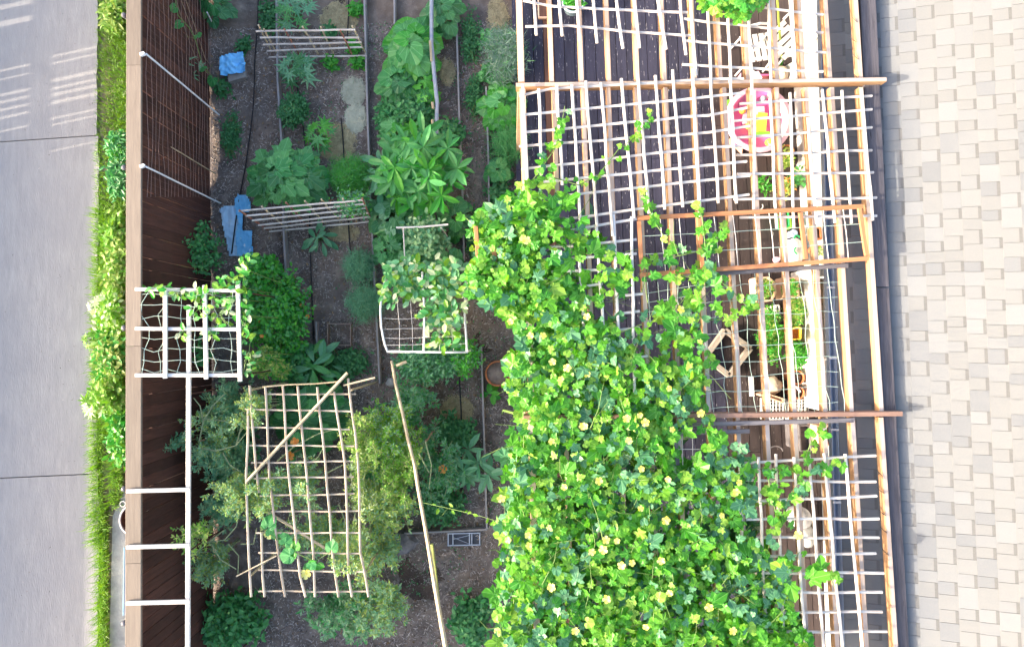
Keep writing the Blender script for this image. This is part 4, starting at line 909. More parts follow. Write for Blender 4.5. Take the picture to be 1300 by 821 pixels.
# green striped bag, disc, white sack, brown pots below the reddish frame
tray('green_box', 'green and yellow striped carton under the reddish frame', 'box', [(994, 270), (1001, 269), (1002, 287), (996, 288)], .22, M_green, M_lime)
tray('green_box', 'slim lime green carton beside the striped green one', 'box', [(1003, 276), (1007, 276), (1008, 288), (1004, 288)], .22, M_lime, M_yellow)
m_ = MB(); c = D(1008, 296, .25); m_.lathe(Vector((c.x, c.y, DZ)), [(.04, 0), (.045, .23), (.05, .25), (.03, .26), (.012, .25), (.001, .25)], 18); tag(m_.put('blue_bottle', mat('pale_blue_lid', (.45, .55, .8)), None, True), 'container with pale blue round lid above the white sack', 'container')
def sack(name, label, px, py, rx_, ry_, h, m, cat):
    c = D(px, py, h * .6); v = []; n = 16; rx_ /= 95; ry_ /= 95
    for q, z in ((.8, 0), (1, .3), (.9, .7), (.5, .95), (.15, 1)):
        for j in range(n): a = 6.283 * j / n; k = 1 + .22 * noise.noise(Vector((math.cos(a) * 2, math.sin(a) * 2, z * 2 + px))); v.append(Vector((c.x + math.cos(a) * rx_ * q * k, c.y + math.sin(a) * ry_ * q * k, DZ + h * z + .03 * noise.noise(Vector((a * 3, z * 5, px))))))
    m_ = MB(); m_.add(v, [(i * n + j, i * n + (j + 1) % n, (i + 1) * n + (j + 1) % n, (i + 1) * n + j) for i in range(4) for j in range(n)] + [tuple(4 * n + j for j in range(n))]); return tag(m_.put(name, m, None, True), label, cat)
sack('white_sack', 'bulging white sack with a green curl printed on it under the reddish frame', 1008, 319, 13, 17, .35, M_white, 'sack')
for (x, y, a) in ((1012, 303, .3), (1012, 318, 1.9)):
    c = D(x, y, .372); m_ = MB(); m_.tube([c + Vector((.035 * math.cos(a + t * .35), .04 * math.sin(a + t * .35), 0)) for t in range(9)], .012, 5); tag(m_.put('green_ring', M_green), 'dark green curl %s the white sack' % ('at the top of' if y < 310 else 'on the middle of'), 'ring')
m_ = MB(); c = D(985, 330, .06); m_.lathe(c, [(.001, 0), (.045, .0), (.03, .08), (.001, .14)], 9); tag(m_.put('pink_cone', M_pink2), 'little pink toy cone on the deck left of the white sack', 'toy')
t = T('ledge', 'low white painted ledge along the house wall carrying pots', 'ledge', Vector((WX - .1, 0, DZ)))
bz = .5
pl_ = lambda x, y: P(x, y, DZ + bz)
e0, e1 = D(1030, -60, bz), D(1047, 900, bz)
board('ledge_top', Vector((WX - .075, 6, DZ + bz)), Vector((WX - .075, P(1040, 338, DZ + bz).y, DZ + bz)), .15, .03, M_white, t)
board('ledge_front', Vector((WX - .13, 6, DZ + bz / 2 - .01)), Vector((WX - .13, P(1040, 338, DZ + bz).y, DZ + bz / 2 - .01)), .03, bz - .02, M_white, t)
tray('brown_planter', 'square dark brown planter with dry soil on the white ledge, upper of two', 'planter', [(1032, 289), (1042, 289), (1043, 303), (1033, 303)], .15, M_terra, M_soil2, z=bz)
pot('terracotta_pot', 'red brown pot on the white ledge, with a pale flowering plant', 1037, 316, 6, .16, M_terra, z=bz)
shrub('potted_plant', 'small plant with pale yellow blossoms in the red brown ledge pot', 'plant', 1040, 319, 6, .22, 'oval', L_cream, 12, 6, 4, z0=DZ + bz + .1, m2=L_yel)
# planters with greens
tray('herb_planter', 'rounded pale rimmed planter with yellowing herbs between two rafters', 'planter', [(961, 353), (975, 352), (983, 358), (985, 372), (980, 381), (963, 382)], .28, M_peach, M_soil, th=.022)
shrub('herb_patch', 'yellowish herbs in the rounded pale rimmed planter', 'plant', 972, 367, 11, .38, 'tiny', L_yel, 40, 16, 4, z0=DZ + .12, low=.6, m2=L_vivid)
tray('herb_planter', 'square planter with light rim and bright greens below the long grey board', 'planter', [(995, 353), (1013, 353), (1014, 376), (996, 378)], .28, M_peach, M_soil, th=.022)
shrub('herb_patch', 'bright greens in the square light rimmed planter', 'plant', 1003, 365, 9, .38, 'tiny', L_vivid, 40, 16, 4, z0=DZ + .12, low=.6, m2=L_yel)
shrub('herb_patch', 'tall tufted bright green herbs left of the middle rafter, yellow flowered lower down', 'plant', 978, 425, 15, .42, 'tiny', L_vivid, 130, 22, 5, z0=DZ, ry=38, low=.5, m2=L_yel)
shrub('herb_patch', 'yellow green herb clump right of the rafter above the yellow tub', 'plant', 1008, 397, 12, .42, 'tiny', L_yel, 70, 22, 4, z0=DZ, ry=20, low=.5, m2=L_vivid)
shrub('herb_patch', 'vivid green herbs surrounding the yellow tub at its lower side', 'plant', 1012, 450, 13, .40, 'tiny', L_vivid, 70, 22, 5, z0=DZ, ry=18, low=.5)
tray('yellow_tub', 'square yellow tub with a little soil amid the bright herbs', 'tub', [(1004, 418), (1014, 415), (1017, 416), (1017, 430), (1005, 431)], .42, M_yellow, M_terra, th=.015)
tray('white_tub', 'narrow white container left of the tufted herbs by the rafter', 'tub', [(985, 388), (989, 387), (990, 397), (986, 398)], .3, M_white, M_soil)
# long planter against the wall
tray('long_planter', 'long white edged planter trough of dry brown soil beside the gutter', 'planter', [(1038, 352), (1051, 352), (1053, 456), (1042, 456)], .62, M_white, mat('dry_soil', (.38, .27, .17), (.16, .11, .07), 12, .95, bump=.8, fleck=(40, .62, (.08, .07, .03))), th=.025)
tray('white_box', 'square white box at the upper end of the long planter', 'box', [(1032, 341), (1051, 340), (1051, 351), (1033, 352)], .66, M_white, M_white)
tray('white_box', 'long plain white box at the lower end of the long planter', 'box', [(1038, 457), (1056, 456), (1059, 519), (1041, 520)], .64, M_white, M_white)
# wooden diamond frame
wf = T('wooden_tray', 'square grey wooden frame turned on its corner on the dark deck', 'frame', D(923, 445))
dm = [(895, 453), (920, 419), (952, 442), (925, 476)]
for a, b in zip(dm, dm[1:] + dm[:1]):
    board('side', D(*a, .05), D(*b, .05), .07, .085, mat('pale_driftwood', (.42, .36, .30), (.30, .25, .21), 4, .8, stretch=(1, 12, 12)) if a == dm[0] else bpy.data.materials['pale_driftwood'], wf)
m_ = MB(); m_.box(D(954, 490, .03), (.05, .26, .05)); tag(m_.put('white_block', M_white), 'narrow white block on the deck left of the beige cushion', 'block')
sack('beige_cushion', 'beige folded cushion on the deck behind the wire crate', 982, 489, 11, 12, .28, M_beige, 'cushion')
# terracotta cylinders
for (x, y, r_, lab) in ((1013, 479, 9, 'upper'), (1014, 498, 8, 'lower')):
    pot('terracotta_pot', 'orange brown clay pot by the white box, %s of the pair' % lab, x, y, r_, .32, M_terra)
m_ = MB(); c = D(1011, 491, .35); m_.tube([c + Vector((-.05 + .012 * t, .02 - .004 * t * t / 3, 0)) for t in range(9)], .014, 6); tag(m_.put('white_hook', M_white), 'white curved handle lying between the two orange brown clay pots', 'handle')
sack('white_bag', 'small white bag above the two orange brown clay pots', 1018, 463, 6, 7, .3, M_white, 'bag')
# wire crates
def crate(label, x0_, y0_, x1_, y1_, h, ang=0):
    t = T('wire_crate', label, 'crate', D((x0_ + x1_) / 2, (y0_ + y1_) / 2), 'white mesh crates')
    nx_ = int((x1_ - x0_) / 4); ny_ = int((y1_ - y0_) / 4)
    for i in range(nx_ + 1): x = x0_ + (x1_ - x0_) * i / nx_; board('wire', D(x, y0_, h), D(x, y1_, h), .014, .01, M_white, t)
    for j in range(ny_ + 1): y = y0_ + (y1_ - y0_) * j / ny_; board('wire', D(x0_, y, h - .011), D(x1_, y, h - .011), .014, .01, M_white, t)
    for (a, b) in (((x0_, y0_), (x1_, y0_)), ((x1_, y0_), (x1_, y1_)), ((x1_, y1_), (x0_, y1_)), ((x0_, y1_), (x0_, y0_))): board('side', D(*a, h / 2 - .02), D(*b, h / 2 - .02), .012, h - .04, M_white, t)
crate('white mesh crate lying by the beige cushion above the rust brown beam', 969, 506, 994, 532, .25)
crate('smaller white mesh crate under the clay pots', 1001, 507, 1022, 532, .25)
tray('pale_plank', 'slanting pale plank end behind the left mesh crate', 'plank', [(969, 502), (975, 500), (994, 506), (994, 511)], .3, M_peach, M_peach)
tray('brown_box', 'upright brown wooden post box seen below the grey board', 'box', [(1015, 540), (1029, 540), (1030, 572), (1017, 572)], .45, M_gray, M_gray)
tray('pale_planter', 'pale yellowish planter box under the climbing shoot beside the wall', 'planter', [(1037, 541), (1058, 541), (1060, 552), (1057, 566), (1040, 562)], .62, M_peach, M_soil)
m_ = MB(); c = D(985, 573, .2); m_.tube([c + Vector((.09 * math.cos(t / 10 * 3.3 + .1), .07 * math.sin(t / 10 * 3.3 + .1), 0)) for t in range(11)], .009, 6); tag(m_.put('wire_hoop', M_gray), 'grey arched wire hoop on the shaded deck above the lower right lattice', 'hoop')
m_ = MB(); o_ = D(1021, 660, .35); o_.z = DZ; m_.lathe(o_, [(.09, 0), (.13, .1), (.135, .25), (.10, .35), (.03, .38), (.001, .38)], 18); tag(m_.put('grey_jar', mat('pale_grey_glaze', (.42, .42, .45)), None, True), 'round pale grey jar half hidden under the lower right lattice', 'jar')
sack('grey_sack', 'pale grey sack below the round jar under the lattice', 1025, 680, 10, 14, .2, mat('grey_cloth', (.35, .36, .38)), 'sack')
sh = T('slat_shelf', 'slatted white shelf slanting at the foot of the wall, bottom right', 'shelf', D(1050, 715))
for k in range(5): board('slat', D(1046 + k * 2.2, 700 + k * 5, .4), D(1064 + k * .8, 712 + k * 5, .4), .02, .012, M_white, sh)
for k in (0, 1): a, b = ((1046, 702), (1056, 726)) if k == 0 else ((1062, 712), (1068, 736)); board('rail', D(*a, .38), D(*b, .38), .02, .02, M_white, sh)
# top left of the deck: tray and bowl plant
tray('brown_tray', 'brown tray with pale corner trim on the deck at the top edge', 'tray', [(683, -10), (697, -10), (697, 22), (684, 22)], .05, M_peach, M_deckb)
pot('blue_bowl', 'pale blue bowl on the deck at the top edge holding a leafy plant', 728, 2, 15, .2, mat('blue_glaze', (.5, .65, .7), (.45, .6, .66), rough=.3))
shrub('bowl_plant', 'fresh green plant growing in the pale blue bowl', 'plant', 730, -3, 12, .3, 'oval', L_vivid, 30, 8, 6, z0=DZ + .1)
o = stick('green_cane', [D(985, -20, 1.2), D(989, 30, .6), D(993, 78, .1)], .014, mat('green_cane', (.35, .45, .08)), None, n=6); tag(o, 'long yellow green cane leaning between the two garden chairs', 'cane')
o = stick('green_cane', [D(994, 72, .3), D(990, 88, .1)], .02, L_vivid, None, n=6); tag(o, 'short thick green stalk below the right garden chair', 'stalk')
sack('woven_bag', 'brown woven bag between the chairs and the cross beam', 992, 95, 9, 12, .3, M_beige, 'bag')
sack('white_bag', 'bright white bag against the wall just above the cross beam', 1007, 92, 8, 14, .35, M_white, 'bag')
sack('white_bag', 'crumpled white plastic bag on the ledge right of the pots', 1034, 205, 9, 16, .62, M_white, 'bag')
tray('brown_mat', 'reddish brown crate under the pink play table and pots', 'crate', [(949, 95), (988, 95), (990, 107), (949, 107)], .12, M_pink, mat('red_brown', (.30, .10, .10)))

# ================================================================ GARDEN PLANTS
G1 = 'vegetable plants in the shaded beds'
leafy_plant('squash_plant', 'dark green squash leaves at the top edge between fence net and hose', 'plant', 272, 2, 26, .45, 'broad', M_ and L_dark if False else L_dark, 16, 22, m2=L_mid)
leafy_plant('papaya_seedling', 'grey green leafy plant at the top edge above the upper low lattice', 'plant', 372, 12, 27, .5, 'deep', L_blue, 22, 22, m2=L_mid)
leafy_plant('papaya_seedling', 'grey green star leaved plant just under the upper low lattice', 'plant', 374, 86, 23, .5, 'deep', L_blue, 20, 24, m2=L_dark)
shrub('ferny_bush', 'very dark fine leaved bush below the star leaved plant', 'plant', 371, 138, 18, .4, 'tiny', L_dark, 90, 22, 6, ry=22)
leafy_plant('young_fig', 'bright green lobed young plant on the tan straw patch', 'plant', 406, 170, 20, .45, 'deep', L_vivid, 13, 24, m2=L_mid)
leafy_plant('okra_bush', 'large dark green bush of broad lobed leaves above the wide low lattice', 'bush', 362, 224, 50, .8, 'lobed', L_mid, 80, 30, m2=L_dark, ry=38)
shrub('carrot_tops', 'feathery bright green tuft right of the big dark bush', 'plant', 444, 222, 30, .5, 'needle', L_vivid, 150, 40, 9, m2=L_mid, ry=26)
shrub('lacy_shrub', 'pale lacy climber hanging over the right end of the wide low lattice', 'plant', 447, 258, 26, .95, 'tiny', L_blue, 60, 16, 5, m2=L_vivid, low=.6, ry=20)
for i, (x, y, r, lab) in enumerate(((452, 12, 8, 'small green seedling on tan straw at the very top beside the long rail'), (420, 80, 7, 'small green seedling right of the star leaved plant'), (449, 60, 9, 'small green seedling behind the right end of the upper low lattice'), (453, 78, 6, 'tiny seedling against the long rail under the upper low lattice'), (418, 40, 8, 'dull green seedling seen through the upper low lattice'), (310, 58, 8, 'faint green weed tuft just right of the covered brick'), (282, 112, 10, 'weed tuft at the fence foot under the covered brick'))):
    shrub('seedling', lab, 'seedling', x, y, r, .15, 'oval', L_vivid if i < 4 else L_dark, 18, 7, 6)
leafy_plant('squash_plant', 'big leaved squash plant left of the blue grey hose, its upper leaves', 'plant', 522, 62, 34, .6, 'broad', L_mid, 46, 30, m2=L_vivid, ry=48)
leafy_plant('squash_plant', 'squash plant spreading left of the hose, lower broad leaves', 'plant', 508, 105, 26, .5, 'broad', L_mid, 26, 26, m2=L_dark, ry=26)
leafy_plant('squash_plant', 'dark squash leaves right of the blue grey hose at the top edge', 'plant', 563, 14, 25, .45, 'broad', L_dark, 26, 20, m2=L_mid, ry=32)
shrub('parsley_clump', 'dark green cut leaved clump between squash and cassava', 'plant', 525, 143, 28, .45, 'oval', L_dark, 120, 22, 7, m2=L_mid, ry=26)
shrub('parsley_clump', 'small dark leaved clump right of the hose end', 'plant', 572, 168, 17, .35, 'oval', L_dark, 60, 18, 6, m2=L_mid)
# cassava: whorls of long leaflets
def cassava(label, px, py, rp, h, heads, m=L_mid, m2=L_vivid, ls=26, ry=None, name='cassava_plant'):
    c = P(px, py, h * .6); b = Vector((c.x, c.y, 0)); t = T(name, label, 'plant', b); st = MB(); r = rp / ppm(h * .7); r2 = (ry or rp) / ppm(h * .7)
    for i in range(heads):
        q = math.sqrt((i + .4) / heads) * .95; a = i * 2.4 + 1; hub = b + Vector((math.cos(a) * r * q, math.sin(a) * r2 * q, h * U(.75, 1.05) * (1 - .3 * q * q)))
        st.tube([b, b.lerp(hub, .5) + Vector((0, 0, .1)), hub], .007, 4, r2=.004); s0 = ls / ppm(h) * U(.8, 1.15); a0 = U(0, 6.3); tl_ = U(-.2, .2); mm = m2 if R.random() < .3 else m
        k_ = R.choice((6, 7, 8))
        for k in range(k_): link('leaf', leaf_mesh('lance', mm), t, lmat(hub, s0 * U(.65, 1.2), a0 + k * 6.283 / k_ + U(-.25, .25), tl_ * math.cos(k) + U(-.45, .5), U(-.6, .6)))
    st.put('stem', M_stem, t); return t
cassava('large cassava like plant with whorls of long fingers crossing the blue grey hose', 536, 218, 52, .9, 36, ry=54, ls=27)
cassava('dull rosette of long leaves left of the large cassava like plant', 492, 222, 22, .5, 5, m=L_blue, m2=L_dark, ls=28)
leafy_plant('broad_leaf_plant', 'dark broad leaves beneath and left of the cassava like plant', 'plant', 502, 272, 36, .45, 'broad', L_dark, 44, 24, m2=L_blue, ry=40)
shrub('silver_shrub', 'silvery leaved shrub growing through the lath crosspiece', 'shrub', 540, 305, 30, .85, 'oval', L_sage, 90, 16, 7, m2=L_blue, ry=32, low=.4)
leafy_plant('broad_leaf_plant', 'shadowy round leaves right of the lath crosspiece', 'plant', 580, 275, 18, .4, 'broad', L_dark, 18, 18, m2=L_mid, ry=30)
# beans on the arched frame
def creeper(name, label, cat, regions, z, kind, mats, ls, zv=.12, stalks=6, rooted=True):
    """leaves spread over elliptical patches (px, py, rx, ry, count)"""
    x, y = regions[0][:2]; p0 = P(x, y, z); t = T(name, label, cat, Vector((p0.x, p0.y, 0))); fo = MB(); st = MB(); big = []
    for (px, py, rx_, ry_, n) in regions:
        for i in range(n):
            a, q = U(0, 6.283), math.sqrt(R.random()); x, y = px + math.cos(a) * rx_ * q, py + math.sin(a) * ry_ * q
            zz = z + U(-zv, zv * .8); big.append((P(x, y, zz), ls / ppm(z) * U(.6, 1.25)))
        c = P(px, py, z - .02); g = Vector((c.x + U(-.1, .1), c.y + U(-.1, .1), 0))
        if rooted: st.tube([g, g.lerp(c, .5) + Vector((U(-.05, .05), U(-.05, .05), 0)), c], .006, 4)
        for k in range(stalks): e = P(px + U(-1, 1) * rx_, py + U(-1, 1) * ry_, z); st.tube([c, c.lerp(e, .5) + Vector((0, 0, .03)), e], .004, 3, r2=.002)
    big.sort(key=lambda b: -(b[0].z + b[1]))
    for k, (p, s) in enumerate(big):
        M = lmat(p, s, U(0, 6.283), U(-.3, .6), U(-.45, .45)); mi = 0
        r_ = R.random(); acc = 0
        for j, (mm, pr) in enumerate(mats):
            acc += pr
            if r_ < acc: mi = j; break
        if k < 300 and ls > 11: link('leaf', leaf_mesh(kind, mats[mi][0]), t, M)
        else: put_leaf(fo, kind, M, mi)
    if fo.v: fo.put('foliage', [a for a, b in mats], t, kind='stuff')
    st.put('stem', M_stem, t)
    return t
creeper('bean_vine', 'cream and green speckled bean vine over the top of the arched white frame', 'vine', [(520, 352, 36, 24, 130), (565, 350, 32, 26, 120), (505, 375, 22, 16, 55), (570, 385, 22, 22, 75), (566, 420, 24, 26, 90), (545, 398, 14, 18, 40)], ZA + .03, 'oval', [(L_cream, .26), (L_mid, .34), (L_bright, .2), (L_blue, .2)], 11.5, zv=.12)
shrub('leafy_bush', 'deep green leaves under the bean vine behind the arched frame', 'bush', 545, 345, 50, .8, 'broad', L_dark, 60, 5, 13, m2=L_blue, ry=32, low=.5)
shrub('fine_bush', 'fine bluish green bush at the foot of the arched frame', 'bush', 540, 462, 44, .7, 'tiny', L_blue, 150, 26, 7, m2=L_mid, ry=26, low=.3)
shrub('fine_bush', 'fine green sprays right of the arched frame foot', 'bush', 588, 452, 24, .8, 'tiny', L_vivid, 70, 20, 6, m2=L_blue, ry=26, low=.3)
# along the pergola side
shrub('rosemary_bush', 'grey green rosemary bush beside the pergola edge', 'bush', 640, 70, 26, .6, 'needle', L_rose, 70, 70, 12, m2=L_dark, ry=36, low=.2)
leafy_plant('leafy_green', 'bright broad leaved plant against the pergola below the rosemary', 'plant', 640, 133, 28, .4, 'broad', L_mid, 34, 22, m2=L_vivid, ry=32)
shrub('seedling', 'small fresh green tuft at the upper left of the rosemary', 'seedling', 616, 48, 10, .2, 'oval', L_mid, 24, 8, 6)
shrub('seedling', 'light green tuft between rosemary and the broad leaved plant', 'seedling', 622, 95, 13, .25, 'oval', L_mid, 30, 8, 7)
shrub('grass_tuft', 'tuft of long grass along the pergola edge', 'grass', 645, 182, 16, .3, 'needle', L_mid, 70, 22, 14, ry=22)
leafy_plant('round_leaf_plant', 'small cluster of round green leaves in front of the pergola edge', 'plant', 633, 216, 15, .3, 'broad', L_mid, 14, 18, m2=L_dark)
shrub('seedling', 'dull low weeds just above the vine at the pergola edge', 'seedling', 632, 245, 16, .18, 'oval', L_dark, 40, 8, 6)
shrub('weed_patch', 'dark weeds in the path beside the rosemary', 'plant', 598, 48, 14, .15, 'tiny', L_dark, 60, 14, 5, ry=40)
shrub('weed_patch', 'dark weeds in the path beside the grass tuft', 'plant', 602, 120, 12, .12, 'tiny', L_dark, 50, 14, 5, ry=34)
# middle left
shrub('lavender_bush', 'soft grey green bush left of the long rail, upper of two', 'bush', 455, 338, 17, .4, 'needle', L_blue, 120, 26, 9, ry=20)
shrub('lavender_bush', 'soft grey green bush left of the long rail, lower of two', 'bush', 462, 384, 21, .4, 'needle', L_blue, 140, 26, 9, ry=24)
leafy_plant('rosette_plant', 'small grey green rosette below the wide low lattice', 'plant', 404, 302, 16, .25, 'lance', L_blue, 14, 20)
leafy_plant('long_leaf_plant', 'rosette of long leaves below the marigold bush', 'plant', 402, 466, 28, .5, 'lance', L_blue, 24, 30, m2=L_mid)
leafy_plant('broad_leaf_plant', 'dark broad leaves under the tall bamboo lattice', 'plant', 392, 530, 48, .6, 'broad', L_dark, 60, 24, m2=L_mid, ry=46)
shrub('marigold_bush', 'dense vivid green marigold bush with orange flowers right of the lath rack', 'bush', 348, 395, 46, .75, 'oval', L_vivid, 260, 22, 6, m2=L_mid, ry=64, low=.3, flowers=8)
shrub('marigold_bush', 'bright green shoots above the marigold bush reaching the blue boards', 'bush', 330, 345, 24, .8, 'oval', L_vivid, 80, 18, 7, m2=L_mid, ry=24, low=.3)
creeper('bean_vine', 'sunlit bean vine along the top and right side of the lath rack', 'vine', [(198, 366, 18, 3, 14), (240, 371, 26, 6, 24), (272, 378, 28, 12, 36), (290, 360, 14, 10, 22), (312, 400, 6, 40, 30), (252, 392, 12, 14, 12), (280, 398, 16, 18, 18), (232, 422, 4, 9, 6), (268, 420, 4, 10, 8), (312, 342, 10, 24, 22), (316, 450, 8, 26, 18)], ZL + .02, 'oval', [(L_bright, .3), (L_vivid, .35), (L_cream, .15), (L_mid, .2)], 10.5, zv=.10)
shrub('hanging_greens', 'small green plant seen through the lath rack net low down', 'plant', 247, 452, 9, .9, 'oval', L_mid, 20, 10, 6, ry=18)
shrub('leafy_bush', 'dull olive bush with reddish twigs against the inner fence face', 'bush', 246, 318, 34, .9, 'oval', L_mid, 90, 14, 6, m2=L_dark, ry=36, stemm=M_twig)
shrub('leafy_bush', 'small olive sprays high on the fence above the lath rack', 'bush', 214, 294, 22, 1.3, 'oval', L_mid, 20, 12, 6, m2=L_dark, ry=8, low=.8, stemm=M_twig)
# squash runner on the net
def runner(name, label, pts, kind, m, ls, n, z, m2=None, group=None, r=.006, cat='vine', curl=4):
    q = [P(x, y, zz) for (x, y), zz in zip(pts, z if isinstance(z, (list, tuple)) else [z] * len(pts))]
    t = T(name, label, cat, q[0], group); m_ = MB(); m_.tube(q, r, 5, r2=r * .6); m_.put('stem', M_stem, t)
    L_ = [(b - a).length for a, b in zip(q[:-1], q[1:])]; S = sum(L_)
    for k in range(n):
        d = S * (k + U(.2, .8)) / n; i = 0
        while i < len(L_) - 1 and d > L_[i]: d -= L_[i]; i += 1
        p = q[i].lerp(q[i + 1], min(1, d / L_[i])) + Vector((U(-.03, .03), U(-.03, .03), U(0, .04))); s = ls / ppm(p.z) * U(.6, 1.2)
        link('leaf', leaf_mesh(kind, m2 if (m2 and R.random() < .35) else m), t, lmat(p, s, U(0, 6.3), U(-.2, .5), U(-.4, .4)))
    for k in range(curl):
        p = R.choice(q); m_ = MB(); a = U(0, 6.3); m_.tube([p + Vector((math.cos(a) * .02 * j, math.sin(a) * .02 * j + .008 * math.sin(j), .004 * j)) for j in range(7)], .0018, 3); m_.put('tendril', M_stem, t)
    return t
runner('squash_runner', 'dull squash runner with a few big leaves climbing the net on the fence', [(222, -5), (226, 20), (240, 35), (248, 50), (255, 75), (262, 90), (280, 106)], 'broad', L_mid, 20, 5, [1.2, 1.1, .9, .8, .6, .4, .1])
leafy_plant('squash_leaves', 'cluster of grey green squash leaves over the upper white pole on the net', 'plant', 237, 88, 17, .75, 'deep', L_blue, 10, 26, ry=24)
for i in range(3):
    q = stick('dry_stem', [P(222 + 6 * i, -5, 1.1), P(238 + 5 * i, 40, .8), P(247 + 6 * i, 75, .5), P(262 + 6 * i, 92, .3), P(279, 108, .05)], .004, M_twig, None, wob=.02, n=4); tag(q, ('leftmost', 'middle', 'rightmost')[i] + ' of three thin dry creeper twigs hanging down the fence net', 'twig', 'dry creeper twigs on the net')
# wispy shrubs, lower left
def wisp(label, px, py, rp, h, m, m2, n, per, ls, ry, low, z0=0):
    """loose fronds: arching stems with short side twigs that carry small leaflets"""
    c = P(px, py, h * .8); base = Vector((c.x, c.y, z0)); r = rp / ppm(h); r2 = ry / ppm(h)
    t = T('wispy_shrub', label, 'shrub', base); st = MB(); fo = MB(); s = ls * .95 / ppm(h)
    for i in range(int(n * .75)):
        a = U(0, 6.283); q = math.sqrt(R.random()) * 1.2
        tip = base + Vector((math.cos(a) * r * q, math.sin(a) * r2 * q, h * (low + (1 - low) * (1 - .45 * q * q)) * U(.75, 1.04)))
        qa = a + U(-1.2, 1.2); org = base + Vector((math.cos(qa) * r * .45 * R.random(), math.sin(qa) * r2 * .45 * R.random(), h * low * U(.5, .95)))
        d = tip - org; sd_ = Vector((-d.y, d.x, 0)) * U(-.3, .3); pts = [org.lerp(tip, f) + sd_ * math.sin(f * 3.14) + Vector((0, 0, .10 * math.sin(f * 3.14))) for f in (0, .25, .5, .75, 1)]
        st.tube(pts, .0042, 3, r2=.0018, mi=0)
        if R.random() < .25: st.tube([base + Vector((U(-.03, .03), U(-.03, .03), 0)), base.lerp(org, .6) + Vector((U(-.04, .04), U(-.04, .04), 0)), org], .007, 4, r2=.004)
        for k in range(max(5, per // 5)):
            f = U(.12, 1.0) * 4; j = min(int(f), 3); p = pts[j].lerp(pts[j + 1], f - j); a3 = U(0, 6.283); l = U(.03, .085)
            e = p + Vector((math.cos(a3) * l, math.sin(a3) * l, U(-.02, .05))); st.tube([p, e], .0013, 3, cap=False)
            for u in range(5):
                fo_p = p.lerp(e, (u + .6) / 5); put_leaf(fo, 'tiny', lmat(fo_p, s * U(.6, 1.2), a3 + (1 if u % 2 else -1) * U(.4, 1.1), U(-.5, .4), U(-.5, .5)), 1 if R.random() < .35 else 0)
    fo.put('foliage', [m, m2], t, kind='stuff'); st.put('stem', M_wstem, t); return t
M_wstem = mat('pale_green_stem', (.36, .42, .22), (.26, .33, .16), 9, .6, bump=0)
def wisp_old(label, px, py, rp, h, m, m2, n, per, ls, ry, low, trunk=True, z0=0, lean=.5):
    return shrub('wispy_shrub', label, 'shrub', px, py, rp, h, 'tiny', m, int(n * 1.15), int(per * 1.35), ls * .82, z0=z0, ry=ry, m2=m2, low=low, stemm=M_stem, bulge=3.4, pct2=.35)
wisp('wispy blue green shrub between white rail and tall bamboo lattice, upper mass', 282, 520, 38, 1.3, L_sage, L_blue, 60, 55, 6, 34, .45)
wisp('wispy blue green shrub beside the white rail, middle mass in the shade', 272, 585, 34, 1.35, L_blue, L_sage, 60, 55, 6, 30, .45)
wisp('sunlit pale green wispy tuft over the left edge of the tall bamboo lattice', 318, 625, 44, 1.72, L_yel, L_sage, 75, 60, 5.5, 28, .8)
wisp('wispy green tuft over the middle of the tall bamboo lattice', 372, 620, 34, 1.66, L_sage, L_yel, 50, 45, 5.5, 44, .75)
wisp('bluish wispy growth at the fence below the white rail arm', 275, 650, 30, 1.3, L_blue, L_sage, 40, 44, 6, 22, .5)
wisp('pale yellow green sprays reaching over the white rail at bottom left', 247, 680, 18, 1.85, L_yel, L_bright, 20, 24, 6, 28, .85)
wisp('wispy greenery around the foot of the tall bamboo lattice', 400, 690, 50, 1.3, L_sage, L_yel, 60, 40, 6, 34, .4)
wisp('dark wispy sprigs at the fence by the first arm of the white rail', 222, 565, 12, 1.4, L_blue, L_sage, 12, 30, 6, 12, .7)
wisp('large sunlit yellow green airy plant right of the tall bamboo lattice', 492, 560, 34, 1.38, L_bright, L_sage, 90, 60, 5.5, 46, .6)
wisp('airy plant continuing down beside the long pole, lower bright mass', 490, 640, 32, 1.38, L_yel, L_sage, 85, 60, 5.5, 42, .6)
wisp('airy bluish foliage right of the long pole head', 520, 510, 28, .8, L_blue, L_mid, 50, 44, 6, 30, .3)
wisp('dim airy sprigs in the lower bed around the orange flower', 550, 590, 34, .7, L_blue, L_mid, 60, 40, 6, 52, .3)
wisp('airy tufts between tall lattice and long pole at the very bottom', 478, 712, 28, 1.2, L_sage, L_yel, 40, 40, 6, 24, .4)
wisp('straw coloured sprigs along the right edge of the tall bamboo lattice', 458, 610, 14, 1.6, L_yel, L_cream, 45, 30, 5, 110, .85)
wisp('loose greenery below the bottom edge between pole and lattice', 440, 785, 60, 1.0, L_sage, L_mid, 70, 40, 7, 36, .4)
t = T('branching_shrub', 'bare forking pale green branches of a shrub over dark soil by the white rail', 'shrub', P(290, 600, 0)); m_ = MB()
br = [[(253, 560), (258, 535), (270, 515), (285, 500)], [(258, 535), (254, 515), (246, 505)], [(262, 532), (285, 534), (302, 540)], [(250, 568), (275, 572), (300, 565), (316, 545)], [(300, 565), (308, 535), (317, 495)], [(283, 575), (292, 590), (305, 598)], [(262, 688), (285, 685), (300, 668), (306, 640)], [(268, 690), (280, 710), (300, 722)], [(290, 690), (303, 705), (302, 728)], [(240, 708), (262, 690), (285, 672)], [(306, 690), (322, 690), (326, 670)], [(352, 585), (375, 565), (405, 550), (432, 543)], [(390, 590), (404, 580), (412, 565)], [(430, 640), (438, 660), (436, 690)], [(415, 600), (435, 590), (452, 590)], [(540, 560), (548, 590), (545, 620)], [(532, 575), (545, 600)]]
